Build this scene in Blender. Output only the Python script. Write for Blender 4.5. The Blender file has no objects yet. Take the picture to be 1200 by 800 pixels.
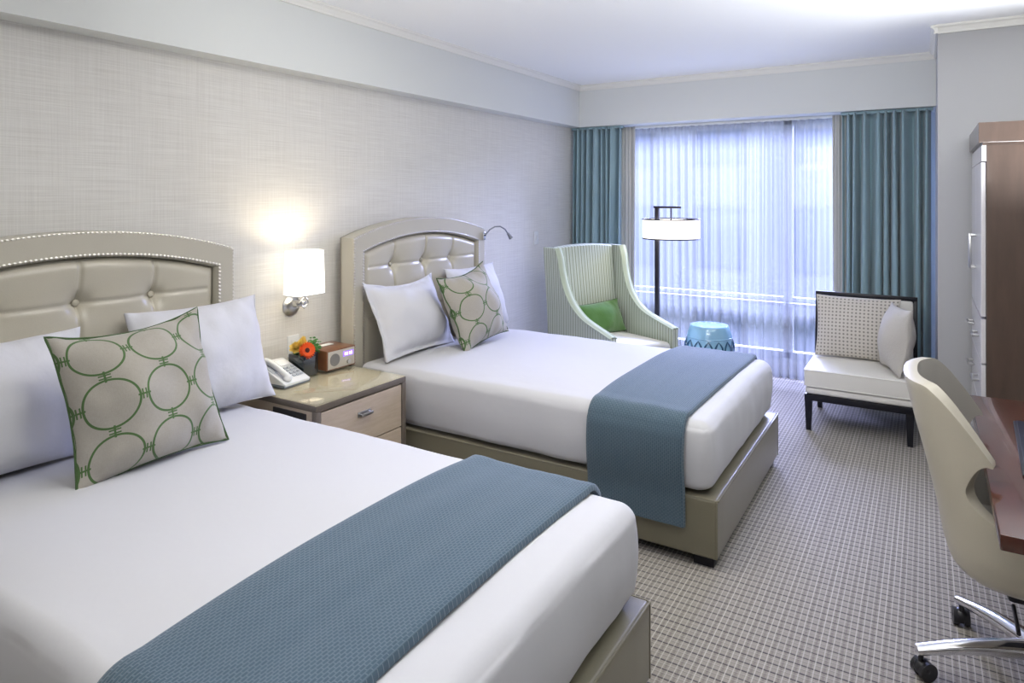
import bpy, bmesh, math, random
from mathutils import Vector, Matrix, noise
random.seed(7)
PI = math.pi
sc = bpy.context.scene
COL = sc.collection

# ------------------------------------------------------------------ camera, world, lights, exposure
cam_d = bpy.data.cameras.new('camera'); cam = bpy.data.objects.new('camera', cam_d); COL.objects.link(cam)
YAW = math.atan(485/786)
cam.location = (0, 0, 1.6); cam.rotation_euler = (PI/2, 0, YAW)
cam_d.sensor_width = 36; cam_d.lens = 786/1200*36; cam_d.shift_y = -170/1200
cam_d.clip_start = .02
sc.camera = cam
sc.view_settings.view_transform = 'Standard'; sc.view_settings.look = 'None'
sc.view_settings.gamma = 1; sc.view_settings.use_curve_mapping = False
sc.view_settings.exposure = 0.0

w = bpy.data.worlds.new('world'); sc.world = w; w.use_nodes = True
bg = w.node_tree.nodes['Background']
bg.inputs[0].default_value = (.58, .70, 1.0, 1); bg.inputs[1].default_value = 1.45

def area(name, loc, size, power, col, rot=(0,0,0), shape='SQUARE', size_y=None, spread=PI):
    l = bpy.data.lights.new(name, 'AREA'); l.shape = shape; l.size = size
    if size_y: l.shape = 'RECTANGLE'; l.size_y = size_y
    l.energy = power; l.color = col; l.spread = spread
    o = bpy.data.objects.new(name, l); COL.objects.link(o); o.location = loc; o.rotation_euler = rot
    return o
WARM = (1.0, .93, .82)
# added ceiling fill lights, out of frame (their housings are built below)
CEIL_FILLS = [(-1.2, .5, 4), (-1.3, 2.55, 12)]
for (lx, ly, lp) in CEIL_FILLS:
    area('ceiling_fill_light', (lx, ly, 2.595), .5, lp, WARM, shape='DISK')
# added area lights without fittings, brightening the ceiling from out of frame
area('ceiling_wash_light', (-.8, 1.5, 2.2), 1.7, 42, (.97, .98, 1.0), rot=(math.radians(140), 0, 0), size_y=.6)
area('ceiling_wash_light', (-.6, -.9, 2.0), 2.4, 22, (.98, .98, 1.0), rot=(math.radians(152), 0, 0), size_y=1.1)
area('upward_fill_light', (.62, 3.55, 1.35), .6, 46, (.93, .96, 1.0), rot=(PI, 0, 0), shape='DISK', spread=math.radians(140))  # added upward fill beside the desk, no lamp built around it
# daylight entering through the window
area('window_daylight', (-1.1, 10.0, 3.7), 4.0, 4600, (.46, .51, .93), rot=(math.radians(-68), 0, 0), size_y=2.0)
# added fill light behind the camera, no fitting
area('rear_fill_light', (-.9, -1.35, 2.1), 1.8, 6, (1.0, .97, .93), rot=(math.radians(66), 0, 0), size_y=1.0)

# ------------------------------------------------------------------ material helpers
MATS = {}
def new_mat(name):
    m = bpy.data.materials.new(name); m.use_nodes = True; MATS[name] = m
    nt = m.node_tree; b = nt.nodes['Principled BSDF']
    return m, nt, b
def N(nt, t, **kw):
    n = nt.nodes.new(t)
    for k, v in kw.items():
        if k.startswith('i_'):
            n.inputs[int(k[2:]) if k[2:].isdigit() else k[2:]].default_value = v
        else: setattr(n, k, v)
    return n
def mathn(nt, op, a, b=None, c=None):
    n = nt.nodes.new('ShaderNodeMath'); n.operation = op
    for i, v in enumerate((a, b, c)):
        if v is None: continue
        if isinstance(v, (int, float)): n.inputs[i].default_value = v
        else: nt.links.new(v, n.inputs[i])
    return n.outputs[0]
def mixc(nt, fac, a, b):
    n = nt.nodes.new('ShaderNodeMix'); n.data_type = 'RGBA'
    for i, v in ((0, fac), (6, a), (7, b)):
        if isinstance(v, (int, float)): n.inputs[i].default_value = v
        elif isinstance(v, tuple): n.inputs[i].default_value = (*v[:3], 1)
        else: nt.links.new(v, n.inputs[i])
    return n.outputs[2]
def texco(nt, kind='Object', scale=(1,1,1), rot=(0,0,0)):
    t = nt.nodes.new('ShaderNodeTexCoord'); mp = nt.nodes.new('ShaderNodeMapping')
    mp.inputs['Scale'].default_value = scale; mp.inputs['Rotation'].default_value = rot
    nt.links.new(t.outputs[kind], mp.inputs[0]); return mp.outputs[0]
def noise_tex(nt, vec, scale, detail=3, rough=.5):
    n = nt.nodes.new('ShaderNodeTexNoise'); n.inputs['Scale'].default_value = scale
    n.inputs['Detail'].default_value = detail; n.inputs['Roughness'].default_value = rough
    nt.links.new(vec, n.inputs['Vector']); return n.outputs[0]
def bump(nt, b, h, strength=.2, dist=.01):
    n = nt.nodes.new('ShaderNodeBump'); n.inputs['Strength'].default_value = strength
    n.inputs['Distance'].default_value = dist; nt.links.new(h, n.inputs['Height'])
    nt.links.new(n.outputs[0], b.inputs['Normal'])
def mat(name, col, rough=.6, metal=0, nscale=0, nstr=.1, var=0, coat=0, sheen=0, spec=None, ndist=.005):
    """plain procedural surface: base colour with a little noise variation and bump"""
    if name in MATS: return MATS[name]
    m, nt, b = new_mat(name)
    b.inputs['Base Color'].default_value = (*col, 1); b.inputs['Roughness'].default_value = rough
    b.inputs['Metallic'].default_value = metal
    if coat: b.inputs['Coat Weight'].default_value = coat; b.inputs['Coat Roughness'].default_value = .06
    if sheen: b.inputs['Sheen Weight'].default_value = sheen
    if spec is not None: b.inputs['Specular IOR Level'].default_value = spec
    v = texco(nt)
    n = noise_tex(nt, v, nscale or 30)
    if var:
        nt.links.new(mixc(nt, n, tuple(c*(1-var) for c in col), tuple(min(1, c*(1+var)) for c in col)), b.inputs['Base Color'])
    if nscale: bump(nt, b, n, nstr, ndist)
    return m
def band(nt, x, period, width, offset=0.0):
    """1 inside a stripe of the given width, repeated with a period"""
    f = mathn(nt, 'FRACT', mathn(nt, 'MULTIPLY', mathn(nt, 'ADD', x, offset+1000*period), 1/period))
    return mathn(nt, 'LESS_THAN', f, width/period)
def sepxyz(nt, vec):
    s = nt.nodes.new('ShaderNodeSeparateXYZ'); nt.links.new(vec, s.inputs[0]); return s.outputs

# --- setting materials
def m_wallpaper():
    m, nt, b = new_mat('grasscloth wallpaper')
    v1 = texco(nt, 'Object', (1, 2.2, 140)); v2 = texco(nt, 'Object', (1, 150, 2.5))
    a = noise_tex(nt, v1, 1.6, 4, .6); c = noise_tex(nt, v2, 1.4, 4, .6)
    s = mathn(nt, 'ADD', mathn(nt, 'MULTIPLY', a, .6), mathn(nt, 'MULTIPLY', c, .4))
    r = N(nt, 'ShaderNodeMapRange'); nt.links.new(s, r.inputs[0]); r.inputs[1].default_value = .36; r.inputs[2].default_value = .62
    nt.links.new(mixc(nt, r.outputs[0], (.60, .58, .54), (.725, .71, .67)), b.inputs['Base Color'])
    b.inputs['Roughness'].default_value = .75; bump(nt, b, s, .25, .002); return m
def m_carpet():
    m, nt, b = new_mat('plaid carpet')
    v = texco(nt, 'Object'); o = sepxyz(nt, v)
    wob = noise_tex(nt, v, 25, 2)
    x = mathn(nt, 'ADD', o[0], mathn(nt, 'MULTIPLY', wob, .002)); y = mathn(nt, 'ADD', o[1], mathn(nt, 'MULTIPLY', wob, .002))
    col = (.30, .27, .235)
    nz = noise_tex(nt, v, 260, 2)
    base = mixc(nt, nz, (.24, .22, .195), (.39, .36, .32))
    big = noise_tex(nt, texco(nt, 'Object', (1, .02, 1)), 22, 2)
    bigy = noise_tex(nt, texco(nt, 'Object', (.02, 1, 1)), 22, 2)
    dk = band(nt, y, .044, .009); dk2 = band(nt, y, .044, .004, .020)
    dx = band(nt, x, .042, .008)
    c = mixc(nt, mathn(nt, 'MULTIPLY', dk, mathn(nt, 'ADD', bigy, .45)), base, (.085, .078, .082))
    c = mixc(nt, mathn(nt, 'MULTIPLY', dk2, .35), c, (.12, .105, .10))
    c = mixc(nt, mathn(nt, 'MULTIPLY', dx, .35), c, (.13, .115, .11))
    lx = band(nt, x, .021, .0042, .008)
    ly = band(nt, y, .022, .0036, .016)
    c = mixc(nt, mathn(nt, 'MULTIPLY', lx, mathn(nt, 'SUBTRACT', big, .05)), c, (.60, .57, .52))
    c = mixc(nt, mathn(nt, 'MULTIPLY', ly, .30), c, (.56, .53, .49))
    nt.links.new(c, b.inputs['Base Color']); b.inputs['Roughness'].default_value = .95
    b.inputs['Specular IOR Level'].default_value = .1
    bump(nt, b, nz, .5, .004); return m
def m_wood(name, c1, c2, scale=(1,1,1), rough=.35, coat=0, ring=6):
    m, nt, b = new_mat(name)
    v = texco(nt, 'Object', scale)
    n = noise_tex(nt, v, ring, 5, .6)
    nt.links.new(mixc(nt, n, c1, c2), b.inputs['Base Color'])
    b.inputs['Roughness'].default_value = rough
    if coat: b.inputs['Coat Weight'].default_value = coat; b.inputs['Coat Roughness'].default_value = .05
    bump(nt, b, n, .04, .002); return m
def m_waffle():
    m, nt, b = new_mat('blue waffle knit')
    v = texco(nt, 'UV'); t = N(nt, 'ShaderNodeTexBrick'); nt.links.new(v, t.inputs[0])
    t.inputs['Scale'].default_value = 1.0; t.inputs['Brick Width'].default_value = .016; t.inputs['Row Height'].default_value = .009
    t.inputs['Mortar Size'].default_value = .0018; t.inputs['Mortar Smooth'].default_value = .6
    t.inputs['Color1'].default_value = (.05, .09, .122, 1); t.inputs['Color2'].default_value = (.06, .105, .14, 1)
    t.inputs['Mortar'].default_value = (.115, .165, .205, 1)
    n = noise_tex(nt, v, 9, 3)
    c = mixc(nt, mathn(nt, 'MULTIPLY', n, .35), t.outputs[0], (.05, .10, .155))
    nt.links.new(c, b.inputs['Base Color']); b.inputs['Roughness'].default_value = .9
    b.inputs['Sheen Weight'].default_value = .25
    bump(nt, b, t.outputs['Fac'], .5, .003); return m
def m_rings(pu, pv, ou, ov):
    """linen with green linked rings; UV in metres"""
    m, nt, b = new_mat('linen with green rings')
    v = texco(nt, 'UV'); o = sepxyz(nt, v)
    def cell(x, p, off):
        f = mathn(nt, 'FRACT', mathn(nt, 'MULTIPLY', mathn(nt, 'ADD', x, off + 100*p), 1/p))
        return mathn(nt, 'MULTIPLY', mathn(nt, 'SUBTRACT', f, .5), p)
    u = cell(o[0], pu, ou); w_ = cell(o[1], pv, ov)
    r = mathn(nt, 'SQRT', mathn(nt, 'ADD', mathn(nt, 'MULTIPLY', u, u), mathn(nt, 'MULTIPLY', w_, w_)))
    R = .43*min(pu, pv)
    ring = mathn(nt, 'LESS_THAN', mathn(nt, 'ABSOLUTE', mathn(nt, 'SUBTRACT', r, R)), .0036)
    au = mathn(nt, 'ABSOLUTE', u); av = mathn(nt, 'ABSOLUTE', w_)
    eu = mathn(nt, 'SUBTRACT', pu/2, au); ev = mathn(nt, 'SUBTRACT', pv/2, av)   # distance to the cell edge
    def link(e, a):      # two short bars parallel to the edge and one tie across
        bars = mathn(nt, 'MULTIPLY', mathn(nt, 'LESS_THAN', mathn(nt, 'ABSOLUTE', mathn(nt, 'SUBTRACT', e, .0055)), .0024), mathn(nt, 'LESS_THAN', a, .017))
        tie = mathn(nt, 'MULTIPLY', mathn(nt, 'LESS_THAN', a, .003), mathn(nt, 'LESS_THAN', e, .020))
        return mathn(nt, 'MAXIMUM', bars, tie)
    pat = mathn(nt, 'MAXIMUM', ring, mathn(nt, 'MAXIMUM', link(eu, av), link(ev, au)))
    wv = texco(nt, 'UV', (500, 60, 1)); wn = noise_tex(nt, wv, 1, 2)
    wv2 = texco(nt, 'UV', (60, 500, 1)); wn2 = noise_tex(nt, wv2, 1, 2)
    ww = mathn(nt, 'MULTIPLY', mathn(nt, 'ADD', wn, wn2), .5)
    lin = mixc(nt, ww, (.30, .278, .238), (.445, .418, .365))
    nt.links.new(mixc(nt, pat, lin, (.065, .135, .04)), b.inputs['Base Color'])
    b.inputs['Roughness'].default_value = .85; b.inputs['Sheen Weight'].default_value = .15
    bump(nt, b, mathn(nt, 'ADD', ww, mathn(nt, 'MULTIPLY', pat, .6)), .25, .002); return m
def m_stripe():
    m, nt, b = new_mat('green striped upholstery')
    v = texco(nt, 'UV'); o = sepxyz(nt, v)
    f = mathn(nt, 'FRACT', mathn(nt, 'MULTIPLY', mathn(nt, 'ADD', o[0], 10), 1/.030))
    s1 = mathn(nt, 'LESS_THAN', f, .30); s2 = mathn(nt, 'LESS_THAN', mathn(nt, 'ABSOLUTE', mathn(nt, 'SUBTRACT', f, .60)), .07)
    c = mixc(nt, s1, (.58, .62, .52), (.27, .31, .21)); c = mixc(nt, s2, c, (.40, .44, .34))
    nt.links.new(c, b.inputs['Base Color']); b.inputs['Roughness'].default_value = .8; return m
def m_woven():
    m, nt, b = new_mat('open weave cushion cloth')
    v = texco(nt, 'UV', (1/.026, 1/.026, 1)); o = sepxyz(nt, v)
    a = mathn(nt, 'ABSOLUTE', mathn(nt, 'SUBTRACT', mathn(nt, 'FRACT', mathn(nt, 'ADD', o[0], 50)), .5))
    row = mathn(nt, 'FLOOR', mathn(nt, 'ADD', o[1], 50))
    c = mathn(nt, 'ABSOLUTE', mathn(nt, 'SUBTRACT', mathn(nt, 'FRACT', mathn(nt, 'ADD', o[1], 50)), .5))
    r = mathn(nt, 'SQRT', mathn(nt, 'ADD', mathn(nt, 'MULTIPLY', a, a), mathn(nt, 'MULTIPLY', c, c)))
    hole = mathn(nt, 'LESS_THAN', r, .26)
    nt.links.new(mixc(nt, hole, (.60, .56, .50), (.27, .25, .225)), b.inputs['Base Color'])
    b.inputs['Roughness'].default_value = .9; bump(nt, b, mathn(nt, 'SUBTRACT', 1, hole), .5, .004); return m
def m_cloth(name, col, scale=(1,1,1), nscale=8, strength=.15, rough=.9, sheen=.1):
    m, nt, b = new_mat(name)
    v = texco(nt, 'Object', scale); n = noise_tex(nt, v, nscale, 4, .55)
    f = noise_tex(nt, texco(nt, 'Object'), 900, 1)
    nt.links.new(mixc(nt, f, tuple(c*.96 for c in col), col), b.inputs['Base Color'])
    b.inputs['Roughness'].default_value = rough; b.inputs['Sheen Weight'].default_value = sheen
    b.inputs['Specular IOR Level'].default_value = .25
    bump(nt, b, n, strength, .02); return m
def m_sheer():
    m, nt, b = new_mat('white sheer voile'); out = nt.nodes['Material Output']; nt.nodes.remove(b)
    tr = N(nt, 'ShaderNodeBsdfTransparent'); tr.inputs[0].default_value = (.97, .98, 1, 1)
    tl = N(nt, 'ShaderNodeBsdfTranslucent'); tl.inputs[0].default_value = (.175, .185, .20, 1)
    df = N(nt, 'ShaderNodeBsdfDiffuse'); df.inputs[0].default_value = (.6, .61, .63, 1)
    n = noise_tex(nt, texco(nt, 'UV', (260, 1, 1)), 1, 2)
    m1 = N(nt, 'ShaderNodeMixShader'); m1.inputs[0].default_value = .25
    nt.links.new(tl.outputs[0], m1.inputs[1]); nt.links.new(df.outputs[0], m1.inputs[2])
    m2 = N(nt, 'ShaderNodeMixShader'); nt.links.new(mathn(nt, 'ADD', mathn(nt, 'MULTIPLY', n, .25), .44), m2.inputs[0])
    nt.links.new(tr.outputs[0], m2.inputs[1]); nt.links.new(m1.outputs[0], m2.inputs[2]); nt.links.new(m2.outputs[0], out.inputs[0]); return m
def m_glass(name, tint=(1,1,1), refl=.08):
    m, nt, b = new_mat(name); out = nt.nodes['Material Output']; nt.nodes.remove(b)
    tr = N(nt, 'ShaderNodeBsdfTransparent'); tr.inputs[0].default_value = (*tint, 1)
    gl = N(nt, 'ShaderNodeBsdfGlossy'); gl.inputs['Roughness'].default_value = .02
    lw = N(nt, 'ShaderNodeLayerWeight'); fr = N(nt, 'ShaderNodeMath'); fr.operation = 'MULTIPLY_ADD'; fr.inputs[1].default_value = .75; fr.inputs[2].default_value = .03
    nt.links.new(mathn(nt, 'POWER', lw.outputs['Facing'], 4.5), fr.inputs[0])
    m1 = N(nt, 'ShaderNodeMixShader'); nt.links.new(fr.outputs[0], m1.inputs[0])
    nt.links.new(tr.outputs[0], m1.inputs[1]); nt.links.new(gl.outputs[0], m1.inputs[2]); nt.links.new(m1.outputs[0], out.inputs[0]); return m
def m_emit(name, col, strength, base=(.9,.88,.84)):
    m, nt, b = new_mat(name); b.inputs['Base Color'].default_value = (*base, 1); b.inputs['Roughness'].default_value = .8
    n = noise_tex(nt, texco(nt), 40)
    nt.links.new(mixc(nt, n, tuple(c*.97 for c in col), col), b.inputs['Emission Color'])
    b.inputs['Emission Strength'].default_value = strength; return m

M_WALLP = m_wallpaper(); M_CARPET = m_carpet()
M_PAINT = mat('white wall paint', (.70, .715, .69), .7, nscale=120, nstr=.03)
M_CEIL = mat('ceiling paint', (.94, .945, .94), .8, nscale=90, nstr=.03)
M_TRIM = mat('ivory trim paint', (.80, .79, .735), .5, nscale=60, nstr=.02)
M_GREYPAINT = mat('pale grey wall paint', (.42, .42, .425), .7, nscale=120, nstr=.03)
M_WHITE = m_cloth('white cotton bedding', (.60, .60, .62), nscale=5, strength=.12)
M_PILLOW = m_cloth('white pillowcase', (.64, .64, .67), nscale=9, strength=.22)
M_LEATHER = mat('champagne vinyl', (.19, .172, .118), .34, nscale=220, nstr=.06, var=.04, sheen=.1)
M_HBLEATHER = mat('ivory headboard leather', (.50, .465, .375), .28, nscale=220, nstr=.05, var=.04)
M_HBFRAME = mat('ivory headboard border leather', (.49, .46, .38), .30, nscale=220, nstr=.05, var=.04)
M_CHAIRL = mat('cream chair leather', (.52, .48, .385), .38, nscale=260, nstr=.05, var=.03)
M_CHAIRIN = mat('shaded chair leather', (.38, .36, .32), .42, nscale=260, nstr=.05, var=.03)  # same leather as the shell, greyed for the shade inside it
M_SEATL = mat('off white leather', (.74, .72, .66), .4, nscale=200, nstr=.05, var=.03)
M_NAIL = mat('antique nickel', (.60, .57, .52), .30, 1, nscale=200, nstr=.02)
M_CHROME = mat('polished aluminium', (.80, .80, .82), .14, 1, nscale=30, nstr=.01)
M_SATIN = mat('satin nickel', (.55, .55, .54), .3, 1, nscale=30, nstr=.02)
M_BLACK = mat('black lacquer', (.010, .010, .014), .35, spec=.3, nscale=60, nstr=.02)
M_BLACKP = mat('black plastic', (.015, .015, .018), .35, nscale=80, nstr=.03)
M_BRONZE = mat('dark bronze', (.025, .022, .03), .4, .6, nscale=60, nstr=.02)
M_TEAL = m_cloth('teal drapery', (.29, .42, .465), (1, 1, .15), nscale=40, strength=.1, sheen=.3)
M_LINING = m_cloth('grey drapery lining', (.50, .50, .47), (1, 1, .15), nscale=40, strength=.1)
M_SHEER = m_sheer(); M_GLASS = m_glass('window glass'); 
M_WAFFLE = m_waffle(); M_RINGS = m_rings(.185, .185, .165, .0285); M_STRIPE = m_stripe(); M_WOVEN = m_woven()
M_GREENPIPE = mat('dark green piping', (.05, .10, .03), .8, nscale=300, nstr=.1)
M_GREEN = m_cloth('green velvet', (.085, .195, .042), nscale=14, strength=.2, sheen=.4)
M_CREAM = m_cloth('cream seat cloth', (.72, .71, .66), nscale=10, strength=.1)
M_PIPEGREEN = m_cloth('pale sage edging', (.50, .56, .42), nscale=40, strength=.05)
M_BROWN = m_wood('dark walnut', (.052, .034, .026), (.105, .07, .054), (1.5, 1.5, .25), .35, .5, 14)
M_CHERRY = m_wood('cherry veneer', (.040, .011, .007), (.105, .030, .016), (1.2, .35, 1), .22, .6, 16)
M_OAK = m_wood('bleached oak', (.40, .315, .23), (.58, .48, .37), (1, 1, 7), .45, .1, 9)
M_TAUPE = m_wood('taupe stained frame', (.10, .08, .062), (.17, .14, .11), (1, 1, 1), .4, .1, 20)
M_NSTOP = mat('champagne lacquer under glass', (.82, .70, .52), .2, coat=.3)
M_LACQ = mat('window sheen lacquer', (.62, .60, .62), .3, coat=.6, nscale=30, nstr=.02)  # pale colour paints the window's reflection onto the armoire front
M_STOOL = mat('glazed blue ceramic', (.27, .50, .66), .12, coat=.8, nscale=12, nstr=.05, var=.06)
M_STOOLDK = mat('dark blue glaze', (.03, .10, .18), .15, coat=.8, nscale=12, nstr=.05)
M_SHADE = m_emit('lit linen shade', (1.0, .93, .80), 2.2)
M_SHADE2 = m_emit('lit drum shade', (1.0, .96, .90), 2.0)
M_PLASTICW = mat('white phone plastic', (.72, .73, .72), .35, nscale=60, nstr=.02)
M_PLASTICG = mat('grey phone plastic', (.16, .19, .22), .35, nscale=60, nstr=.02)
M_STONE = mat('pale limestone', (.62, .63, .66), .9, nscale=3, nstr=.1, var=.08)
M_DARKGL = mat('dark window glass', (.34, .38, .46), .1, nscale=3, nstr=.02)

# ------------------------------------------------------------------ mesh helpers
def obj(name, bm, m, parent=None, smooth=True, angle=40, mods=()):
    me = bpy.data.meshes.new(name)
    bmesh.ops.recalc_face_normals(bm, faces=bm.faces[:])
    bm.to_mesh(me); bm.free()
    o = bpy.data.objects.new(name, me); COL.objects.link(o)
    for mm in (m if isinstance(m, (list, tuple)) else [m]): me.materials.append(mm)
    if smooth:
        me.polygons.foreach_set('use_smooth', [True]*len(me.polygons))
        try: me.set_sharp_from_angle(angle=math.radians(angle))
        except Exception: pass
    if parent: o.parent = parent
    return o
def tag(o, label=None, cat=None, group=None, kind=None):
    if label: o['label'] = label
    if cat: o['category'] = cat
    if group: o['group'] = group
    if kind: o['kind'] = kind
    return o
def thing(name, label, cat, loc=(0,0,0), rot=(0,0,0), group=None):
    o = bpy.data.objects.new(name, None); COL.objects.link(o); o.empty_display_size = .1
    o.location = loc; o.rotation_euler = rot if not isinstance(rot, (int, float)) else (0, 0, rot)
    return tag(o, label, cat, group)
def copy_tree(o, parent=None):
    c = o.copy(); COL.objects.link(c); c.parent = parent
    for ch in [x for x in bpy.data.objects if x.parent == o]: copy_tree(ch, c)
    return c
def BM(): return bmesh.new()
def join(bm, other, M=None):
    if M is not None: bmesh.ops.transform(other, matrix=M, verts=other.verts[:])
    me = bpy.data.meshes.new('tmp'); other.to_mesh(me); other.free()
    bm.from_mesh(me); bpy.data.meshes.remove(me); return bm
def box(bm, lo, hi, bev=0.0, seg=2, M=None):
    t = BM(); bmesh.ops.create_cube(t, size=1)
    lo, hi = Vector(lo), Vector(hi); s = hi-lo; c = (hi+lo)/2
    for v in t.verts: v.co = Vector((v.co.x*s.x, v.co.y*s.y, v.co.z*s.z)) + c
    if bev > 0: bmesh.ops.bevel(t, geom=t.edges[:], offset=min(bev, .49*min(s)), segments=seg, profile=.5, affect='EDGES')
    return join(bm, t, M)
def cyl(bm, p0, p1, r0, r1=None, seg=20, cap=True):
    p0, p1 = Vector(p0), Vector(p1); d = p1-p0; r1 = r0 if r1 is None else r1
    t = BM(); bmesh.ops.create_cone(t, cap_ends=cap, segments=seg, radius1=r0, radius2=r1, depth=d.length)
    M = Matrix.Translation((p0+p1)/2) @ d.to_track_quat('Z', 'Y').to_matrix().to_4x4()
    return join(bm, t, M)
def tube(bm, pts, r, seg=10, closed=False, cap=True):
    pts = [Vector(p) for p in pts]; n = len(pts); rr = r if isinstance(r, (list, tuple)) else [r]*n
    up = Vector((0, 0, 1)); rings = []; prev = None
    for i, p in enumerate(pts):
        a = pts[(i-1) % n] if (closed or i > 0) else p; b = pts[(i+1) % n] if (closed or i < n-1) else p
        t = (b-a).normalized()
        if prev is None: u = t.cross(up); u = t.cross(Vector((1,0,0))) if u.length < .1 else u
        else: u = prev - t*prev.dot(t)
        u.normalize(); prev = u; w_ = t.cross(u)
        rings.append([bm.verts.new(p + rr[i]*(math.cos(k*2*PI/seg)*u + math.sin(k*2*PI/seg)*w_)) for k in range(seg)])
    for i in range(n if closed else n-1):
        A, B = rings[i], rings[(i+1) % n]
        for k in range(seg):
            try: bm.faces.new((A[k], A[(k+1) % seg], B[(k+1) % seg], B[k]))
            except ValueError: pass
    if cap and not closed: bm.faces.new(rings[0]); bm.faces.new(rings[-1])
    return bm
def lathe(bm, prof, seg=40, c=(0,0,0), cap=True):
    rings = []
    for (r, z) in prof:
        rings.append([bm.verts.new((c[0]+r*math.cos(k*2*PI/seg), c[1]+r*math.sin(k*2*PI/seg), c[2]+z)) for k in range(seg)])
    for A, B in zip(rings, rings[1:]):
        for k in range(seg): bm.faces.new((A[k], A[(k+1) % seg], B[(k+1) % seg], B[k]))
    if cap:
        bm.faces.new(rings[0]); bm.faces.new(rings[-1])
    return bm
def ball(bm, c, r, sub=2, scale=(1,1,1), M=None):
    t = BM(); bmesh.ops.create_icosphere(t, subdivisions=sub, radius=r)
    MM = Matrix.Translation(c) @ (M if M else Matrix.Identity(4)) @ Matrix.Diagonal((*scale, 1))
    return join(bm, t, MM)
def axis_samples(lo, hi, r, step, k=4):
    r = min(r, (hi-lo)*.499)
    a = [lo + r*(1-math.cos(i/k*PI/2)) if False else lo + r*i/k for i in range(k)]
    n = max(1, int(round((hi-lo-2*r)/step)))
    b = [lo+r + (hi-lo-2*r)*i/n for i in range(n+1)]
    c = [hi-r + r*(i+1)/k for i in range(k)]
    return a+b+c
def rbox(lo, hi, r, step=.05, k=4, open_bottom=False, deform=None, uv=False):
    """rounded, finely divided box that can be deformed"""
    bm = BM(); S = [axis_samples(lo[i], hi[i], r, step, k) for i in range(3)]
    rad = [min(r, (hi[i]-lo[i])*.499) for i in range(3)]
    def rd(p):
        q = Vector([min(max(p[i], lo[i]+rad[i]), hi[i]-rad[i]) for i in range(3)])
        d = Vector([(p[i]-q[i])/rad[i] for i in range(3)])
        if d.length < 1e-9: return Vector(p)
        # map the cube shell onto the sphere shell
        m_ = max(abs(x) for x in d); dn = d.normalized()*m_
        return q + Vector([dn[i]*rad[i] for i in range(3)])
    cache = {}
    def V(p):
        key = tuple(round(x, 6) for x in p)
        if key not in cache:
            c = rd(p)
            if deform: c = deform(c, Vector(p))
            cache[key] = bm.verts.new(c)
        return cache[key]
    for ax in range(3):
        u, v = [a for a in range(3) if a != ax]
        for side in (0, 1):
            if open_bottom and ax == 2 and side == 0: continue
            val = (lo, hi)[side][ax]
            for i in range(len(S[u])-1):
                for j in range(len(S[v])-1):
                    q = []
                    for (a, b) in ((i, j), (i+1, j), (i+1, j+1), (i, j+1)):
                        p = [0, 0, 0]; p[ax] = val; p[u] = S[u][a]; p[v] = S[v][b]; q.append(V(p))
                    if len(set(q)) == 4: bm.faces.new(q)
    return bm
def grid(bm, f, nu, nv, uvf=None, closed_u=False):
    uvl = bm.loops.layers.uv.verify()
    P = [[bm.verts.new(f(i/nu, j/nv)) for j in range(nv+1)] for i in range(nu if closed_u else nu+1)]
    for i in range(nu):
        for j in range(nv):
            i2 = (i+1) % len(P)
            try: fc = bm.faces.new((P[i][j], P[i2][j], P[i2][j+1], P[i][j+1]))
            except ValueError: continue
            if uvf:
                for l, (a, b) in zip(fc.loops, ((i, j), (i+1, j), (i+1, j+1), (i, j+1))): l[uvl].uv = uvf(a/nu, b/nv)
    return bm
def prism(bm, pts2, axis, a, b, bev=0.0):
    """extrude polygon pts2 (in the plane across axis) from a to b"""
    t = BM()
    def P(p, h):
        return {'x': (h, p[0], p[1]), 'y': (p[0], h, p[1]), 'z': (p[0], p[1], h)}[axis]
    A = [t.verts.new(P(p, a)) for p in pts2]; B = [t.verts.new(P(p, b)) for p in pts2]
    n = len(pts2)
    t.faces.new(A); t.faces.new(B[::-1])
    for i in range(n): t.faces.new((A[i], A[(i+1) % n], B[(i+1) % n], B[i]))
    if bev: bmesh.ops.bevel(t, geom=[e for e in t.edges], offset=bev, segments=2, profile=.5, affect='EDGES')
    return join(bm, t)
def nz(x, y, z=0, s=1.0): return noise.noise(Vector((x*s, y*s, z*s)))
def struct(name, bm, m, smooth=False, parent=None):
    o = obj(name, bm, m, parent, smooth)
    if not parent: o['kind'] = 'structure'
    return o

# ------------------------------------------------------------------ the room
WX = -3.05; SX = -2.92; ZC = 2.69; ZS = 2.285; WY = 6.42; RX = 1.75; BY = -1.6; NY = 5.08; NX = .065
b = BM(); box(b, (WX-.2, BY-.2, -.1), (RX+.2, WY+.2, 0)); struct('floor', b, M_CARPET)
b = BM(); box(b, (WX-.2, BY-.2, ZC), (RX+.2, WY+.2, ZC+.12)); struct('ceiling', b, M_CEIL)
b = BM(); box(b, (WX-.15, BY-.15, 0), (WX, WY+.15, ZC)); struct('wall_left', b, M_WALLP)
b = BM(); box(b, (RX, BY-.15, 0), (RX+.15, NY+.1, ZC)); struct('wall_right', b, mat('muted taupe paint', (.34, .33, .32), .7, nscale=120, nstr=.03))
b = BM(); box(b, (WX, BY-.15, 0), (RX, BY, ZC)); struct('wall_back', b, mat('taupe wall paint', (.30, .28, .25), .7, nscale=120, nstr=.03))
# boxed-out corner on the right, facing the camera
b = BM(); box(b, (NX, NY, 0), (RX+.15, WY+.15, ZC)); struct('wall_niche', b, M_GREYPAINT)
# soffits: along the bed wall, and above the window
b = BM(); box(b, (WX, BY, ZS), (SX, WY, ZC)); struct('trim_1', b, M_PAINT)
b = BM(); box(b, (SX, 6.0, ZS), (NX, WY, ZC)); struct('trim_2', b, M_PAINT)
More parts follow.
